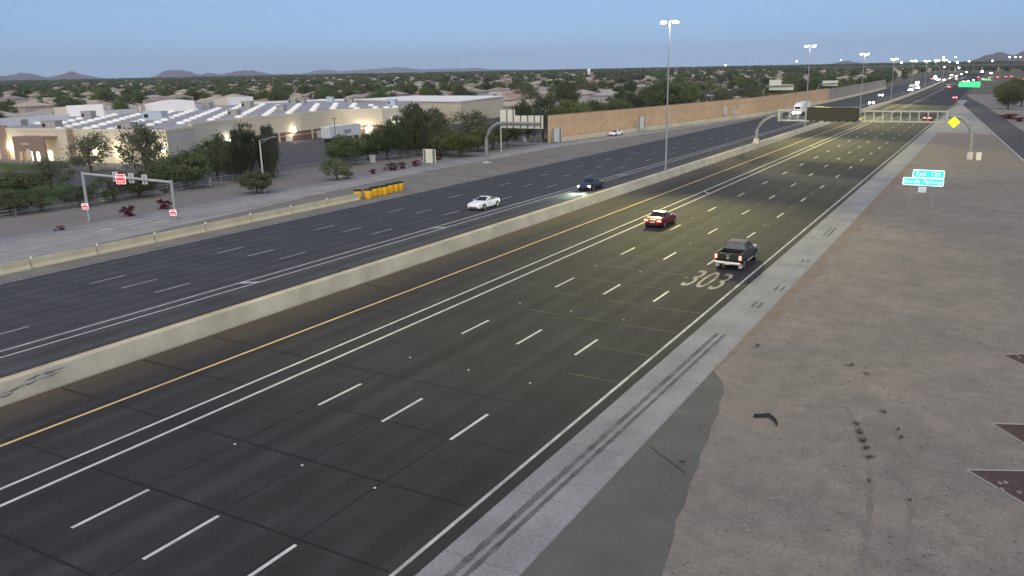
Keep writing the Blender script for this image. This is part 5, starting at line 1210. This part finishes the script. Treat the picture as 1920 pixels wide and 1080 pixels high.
# lit lamp posts around the far interchange
pm_ = MB().tube([(0, 0, 0), (0, 0, 1)], .012, 5).mesh('post', M_GALVD); hm_ = MB().lathe([(.9, -.35), (1.1, 0), (.5, .5)], 8).mesh('lamp_head', M_LAMPF)
for i, (px, py, Y) in enumerate(((1690, 117, 1150), (1711, 114, 1180), (1755, 115, 1400), (1769, 108, 1000), (1792, 107, 1000), (1780, 116, 1300), (1795, 117, 1300), (1817, 115, 1350), (1798, 127, 900), (1771, 126, 950), (1861, 114, 1100), (1841, 134, 880), (1858, 137, 820), (1893, 107, 1400), (1904, 107, 1500), (1914, 107, 1600), (1815, 152, 700), (1825, 150, 720), (1770, 150, 640), (1781, 146, 740), (1793, 143, 830), (1803, 139, 900), (1812, 135, 960), (1577, 113, 1700), (1494, 115, 1700), (1360, 122, 1900))):
    q = atY(px, py, Y); z0 = G(q.x, Y)
    t = thing('far_lamp', (q.x, Y, z0), 'tiny lit lamp post among the lights of the far interchange', 'lamp post', 'lit lamps around the far interchange')
    o = link('post', pm_, t); o.scale = (8, 8, max(2, q.z - z0)); o = link('lamp_head', hm_, t, (0, 0, q.z - z0)); s_ = Y / 1350 * random.uniform(.6, 1.2); o.scale = (s_, s_, s_)
for i, (px, py) in enumerate(((208, 152), (338, 150), (350, 149), (360, 150), (443, 148), (452, 146), (15, 206), (54, 210), (70, 205), (713, 177), (1082, 132), (1095, 133), (1243, 135), (1264, 141), (1470, 130), (1479, 130), (962, 138), (993, 142), (1002, 213), (870, 175), (943, 175), (1192, 158), (40, 330))):
    d = ray(px, py); q = at(px, py + 4); 
    t = thing('yard_lamp', q, 'tiny lit lamp among the houses and trees', 'lamp', 'lit lamps in the suburb'); k = (q - Vector((0, 0, CAMZ))).dot(CF) / 960 / FOC
    o = link('post', pm_, t); o.scale = (6, 6, 4 * k); o = link('lamp_head', hm_, t, (0, 0, 4 * k)); o.scale = (1.1 * k, 1.1 * k, .9 * k)
# ================================================================== MOUNTAINS
def ridge(name, label, sky_, D, ma, seed, depth=1500):
    r0 = random.Random(seed); pts = []
    for (x0, y0), (x1, y1) in zip(sky_, sky_[1:]):
        n = max(1, int((x1 - x0) / 5))
        for i in range(n): f = i / n; pts.append((x0 + (x1 - x0) * f, y0 + (y1 - y0) * (3 * f * f - 2 * f ** 3) + r0.uniform(-.9, .9)))
    pts.append(sky_[-1]); rows_ = []
    for px, py in pts:
        d = ray(px, py); k = D / math.hypot(d.x, d.y); T = Vector((d.x * k, d.y * k, CAMZ + d.z * k)); u = Vector((d.x, d.y, 0)).normalized(); col_ = []
        for f in (-1, -.75, -.5, -.3, -.12, 0, .3, 1):
            z = (T.z + 8) * max(0, 1 - abs(f)) ** 1.1 * (1 if f == 0 else r0.uniform(.85, 1.02)) - 6; p = T + u * depth * (f + (0 if f == 0 else r0.uniform(-.06, .06))); col_.append((p.x, p.y, z if f != 0 else T.z))
        rows_.append(col_)
    mb = MB(); n = len(rows_[0])
    for c in rows_: mb.v += c
    for i in range(len(rows_) - 1):
        for j in range(n - 1): mb.f.append((i * n + j, (i + 1) * n + j, (i + 1) * n + j + 1, i * n + j + 1)); mb.m.append(0)
    return struct(mb.build(name, ma, smooth=False), label)
M_MT = mat('mountain_rock', (.105, .085, .10), .95, .2, .004, .03, .15); M_MT2 = mat('mountain_far', (.10, .095, .115), .95, .15, .003, .02, .1)
ridge('mountain_range', 'purple desert mountains on the left horizon', [(-60, 150), (0, 143), (45, 136.5), (90, 145), (112, 141), (132, 133.5), (160, 141), (200, 147), (262, 149), (290, 143), (308, 134), (325, 130.5), (350, 132.5), (375, 140), (388, 136.5), (420, 140), (445, 133), (470, 131.5), (490, 136), (530, 145)], 11000, M_MT, 1)
ridge('mountain_range', 'faint far mountains along the middle of the horizon', [(380, 150), (430, 136), (470, 134), (520, 139), (560, 138), (605, 130), (640, 133), (690, 130), (740, 126), (800, 130), (850, 128.5), (890, 127.5), (930, 130), (1000, 131)], 17000, M_MT2, 2)
ridge('mountain_range', 'brown desert hills at the right edge of the horizon', [(1680, 122), (1720, 118), (1745, 115.5), (1780, 115), (1812, 116.5), (1830, 110), (1850, 103), (1872, 98), (1888, 100), (1900, 103.5), (1920, 96), (1990, 84)], 7000, M_MT, 3)
ridge('mountain_range', 'small hill left of the far interchange on the horizon', [(1560, 120), (1578, 116), (1590, 113.5), (1604, 116), (1622, 119)], 9000, M_MT2, 4, 700)
# ================================================================== FOREGROUND DIRT DETAIL
r0 = random.Random(9); Vs = []; Fs = []
oc = [(1, 0, 0), (0, 1, 0), (-1, 0, 0), (0, -1, 0), (0, 0, .8)]
for k in range(6500):
    y = 16 + 75 * r0.random() ** 1.5; x = r0.uniform(-11, 3 + y * .12)
    if y < 41 and x < -7.2: continue
    s_ = .012 + .05 * r0.random() ** 4; o = len(Vs); a = r0.uniform(0, 6.28); e = r0.uniform(.6, 1.6)
    Vs += [(x + s_ * e * (p[0] * math.cos(a) - p[1] * math.sin(a)), y + s_ * (p[0] * math.sin(a) + p[1] * math.cos(a)), G(x, y) + .006 + p[2] * s_) for p in oc]
    Fs += [(o, o + 1, o + 4), (o + 1, o + 2, o + 4), (o + 2, o + 3, o + 4), (o + 3, o, o + 4)]
me = bpy.data.meshes.new('pebbles'); me.from_pydata(Vs, [], Fs)
for q in (mat('pebble_dark', (.10, .092, .085), .9), mat('pebble_pale', (.28, .26, .24), .9)): me.materials.append(q)
me.polygons.foreach_set('material_index', [1 if (i // 4) % 3 == 0 else 0 for i in range(len(me.polygons))])
tag(link('pebbles', me), 'scattered small stones on the dirt bank', 'stones', None, 'stuff')
wdm = crown_mesh('leaves', 91, 7, 26, .09, leafmat('weed_dry', (.035, .033, .026), (.07, .064, .05), .2), .5, 'flat')
for px, py, wpx, lab in ((1606, 796, 14, 'dark dry weed at the head of the rut'), (1612, 812, 18, 'dark dry weed, second down the rut'), (1618, 828, 18, 'dark dry weed in the middle of the rut'), (1624, 842, 14, 'dark dry weed near the foot of the rut'), (1630, 859, 14, 'small dark weed below the rut'), (1657, 774, 10, 'small weed above and right of the rut'), (1690, 821, 10, 'small weed right of the rut'), (1684, 806, 7, 'tiny weed right of the rut'), (1628, 903, 7, 'tiny weed low below the rut'), (1595, 686, 12, 'small weed between the rut and the sign'), (1625, 702, 12, 'small weed in the middle of the dirt bank'), (1420, 649, 10, 'small twig weed near the shoulder'), (1706, 940, 8, 'tiny weed at the lower right of the bank'), (1280, 868, 9, 'thin weed at the edge of the apron')):
    q = at(px, py); k = (q - Vector((0, 0, CAMZ))).dot(CF) / 960 / FOC; t = thing('weed', q, lab, 'weed', 'dry weeds on the dirt bank', rz=px); o = link('leaves', wdm, t, (0, 0, .03)); o.scale = (wpx * k * .6, wpx * k * .9, .10)
    MB().tube([(0, 0, -.02), (.02, .01, .08)], .01, 4).build('stem', M_BARK, t)
M_TRK = two_tone('dirt_track', (.160, .149, .141), (.188, .169, .156), .4, 1.5, speck=.3)
dirt_o = bpy.data.objects['ground_dirt']
for path, wd in (([(1585, 760), (1606, 800), (1622, 845), (1632, 900), (1631, 960), (1622, 1030), (1608, 1085)], .30), ([(1640, 760), (1672, 795), (1692, 840), (1704, 900), (1708, 960), (1700, 1030), (1684, 1085)], .26)):
    P = [at(*q) for q in path]; mb = MB(); Q = []
    for a_, b_ in zip(P, P[1:]): Q += [a_.lerp(b_, f) for f in (0, .2, .4, .6, .8)]
    Q.append(P[-1])
    for i, q in enumerate(Q):
        d = (Q[min(i + 1, len(Q) - 1)] - Q[max(i - 1, 0)]); n = Vector((d.y, -d.x, 0)).normalized(); k = wd * (.35 + .65 * abs(math.sin(i * 2.1))) * (0.1 if i in (0, len(Q) - 1) else 1) / 2
        for sg in (-1, 1): x, y = q.x + n.x * k * sg, q.y + n.y * k * sg; mb.v.append((x, y, G(x, y) + .0085))
    for i in range(len(Q) - 1): mb.f.append((2 * i, 2 * i + 1, 2 * i + 3, 2 * i + 2)); mb.m.append(0)
    mb.build('tyre_track', M_TRK, dirt_o)
# scrap of tyre tread
A, B, C_ = at(1413, 782), at(1440, 784), at(1457, 799)
t = thing('tyre_scrap', B, 'bent black scrap of tyre tread lying on the dirt', 'tyre scrap')
mb = MB(); P = [A - B, (A - B) * .55 + Vector((0, -.02, .02)), Vector((0, .05, .07)), (C_ - B) * .45 + Vector((.10, .05, .02)), C_ - B]
for i, p in enumerate(P): mb.v += [(p.x, p.y - .11, p.z + .02), (p.x, p.y + .11, p.z + .10), (p.x, p.y + .11, p.z + .13), (p.x, p.y - .11, p.z + .05)]
for i in range(4):
    for j in range(4): mb.f.append((4 * i + j, 4 * i + (j + 1) % 4, 4 * i + 4 + (j + 1) % 4, 4 * i + 4 + j)); mb.m.append(0)
mb.f += [(3, 2, 1, 0), (16, 17, 18, 19)]; mb.m += [0, 0]
mb.build('tread', M_BLACKR, t); MB().tube([P[2] + Vector((.02, -.1, 0)), P[3] + Vector((.02, -.12, -.05))], .025, 5).build('cord', M_STRIPE, t)
# ================================================================== HAZE
hm = bpy.data.materials.new('haze'); hm.use_nodes = True; ht = hm.node_tree; ht.nodes.clear(); ho = ht.nodes.new('ShaderNodeOutputMaterial'); hv = ht.nodes.new('ShaderNodeVolumePrincipled')
hv.inputs['Color'].default_value = (.72, .82, .97, 1); hv.inputs['Density'].default_value = 5.5e-5; hv.inputs['Anisotropy'].default_value = 0
ht.links.new(hv.outputs[0], ho.inputs['Volume'])
hz = MB().box((0, 8000, 248), (41000, 29000, 504)).build('haze', hm); tag(hz, 'thin blue dawn haze over the whole valley', 'haze', None, 'stuff')
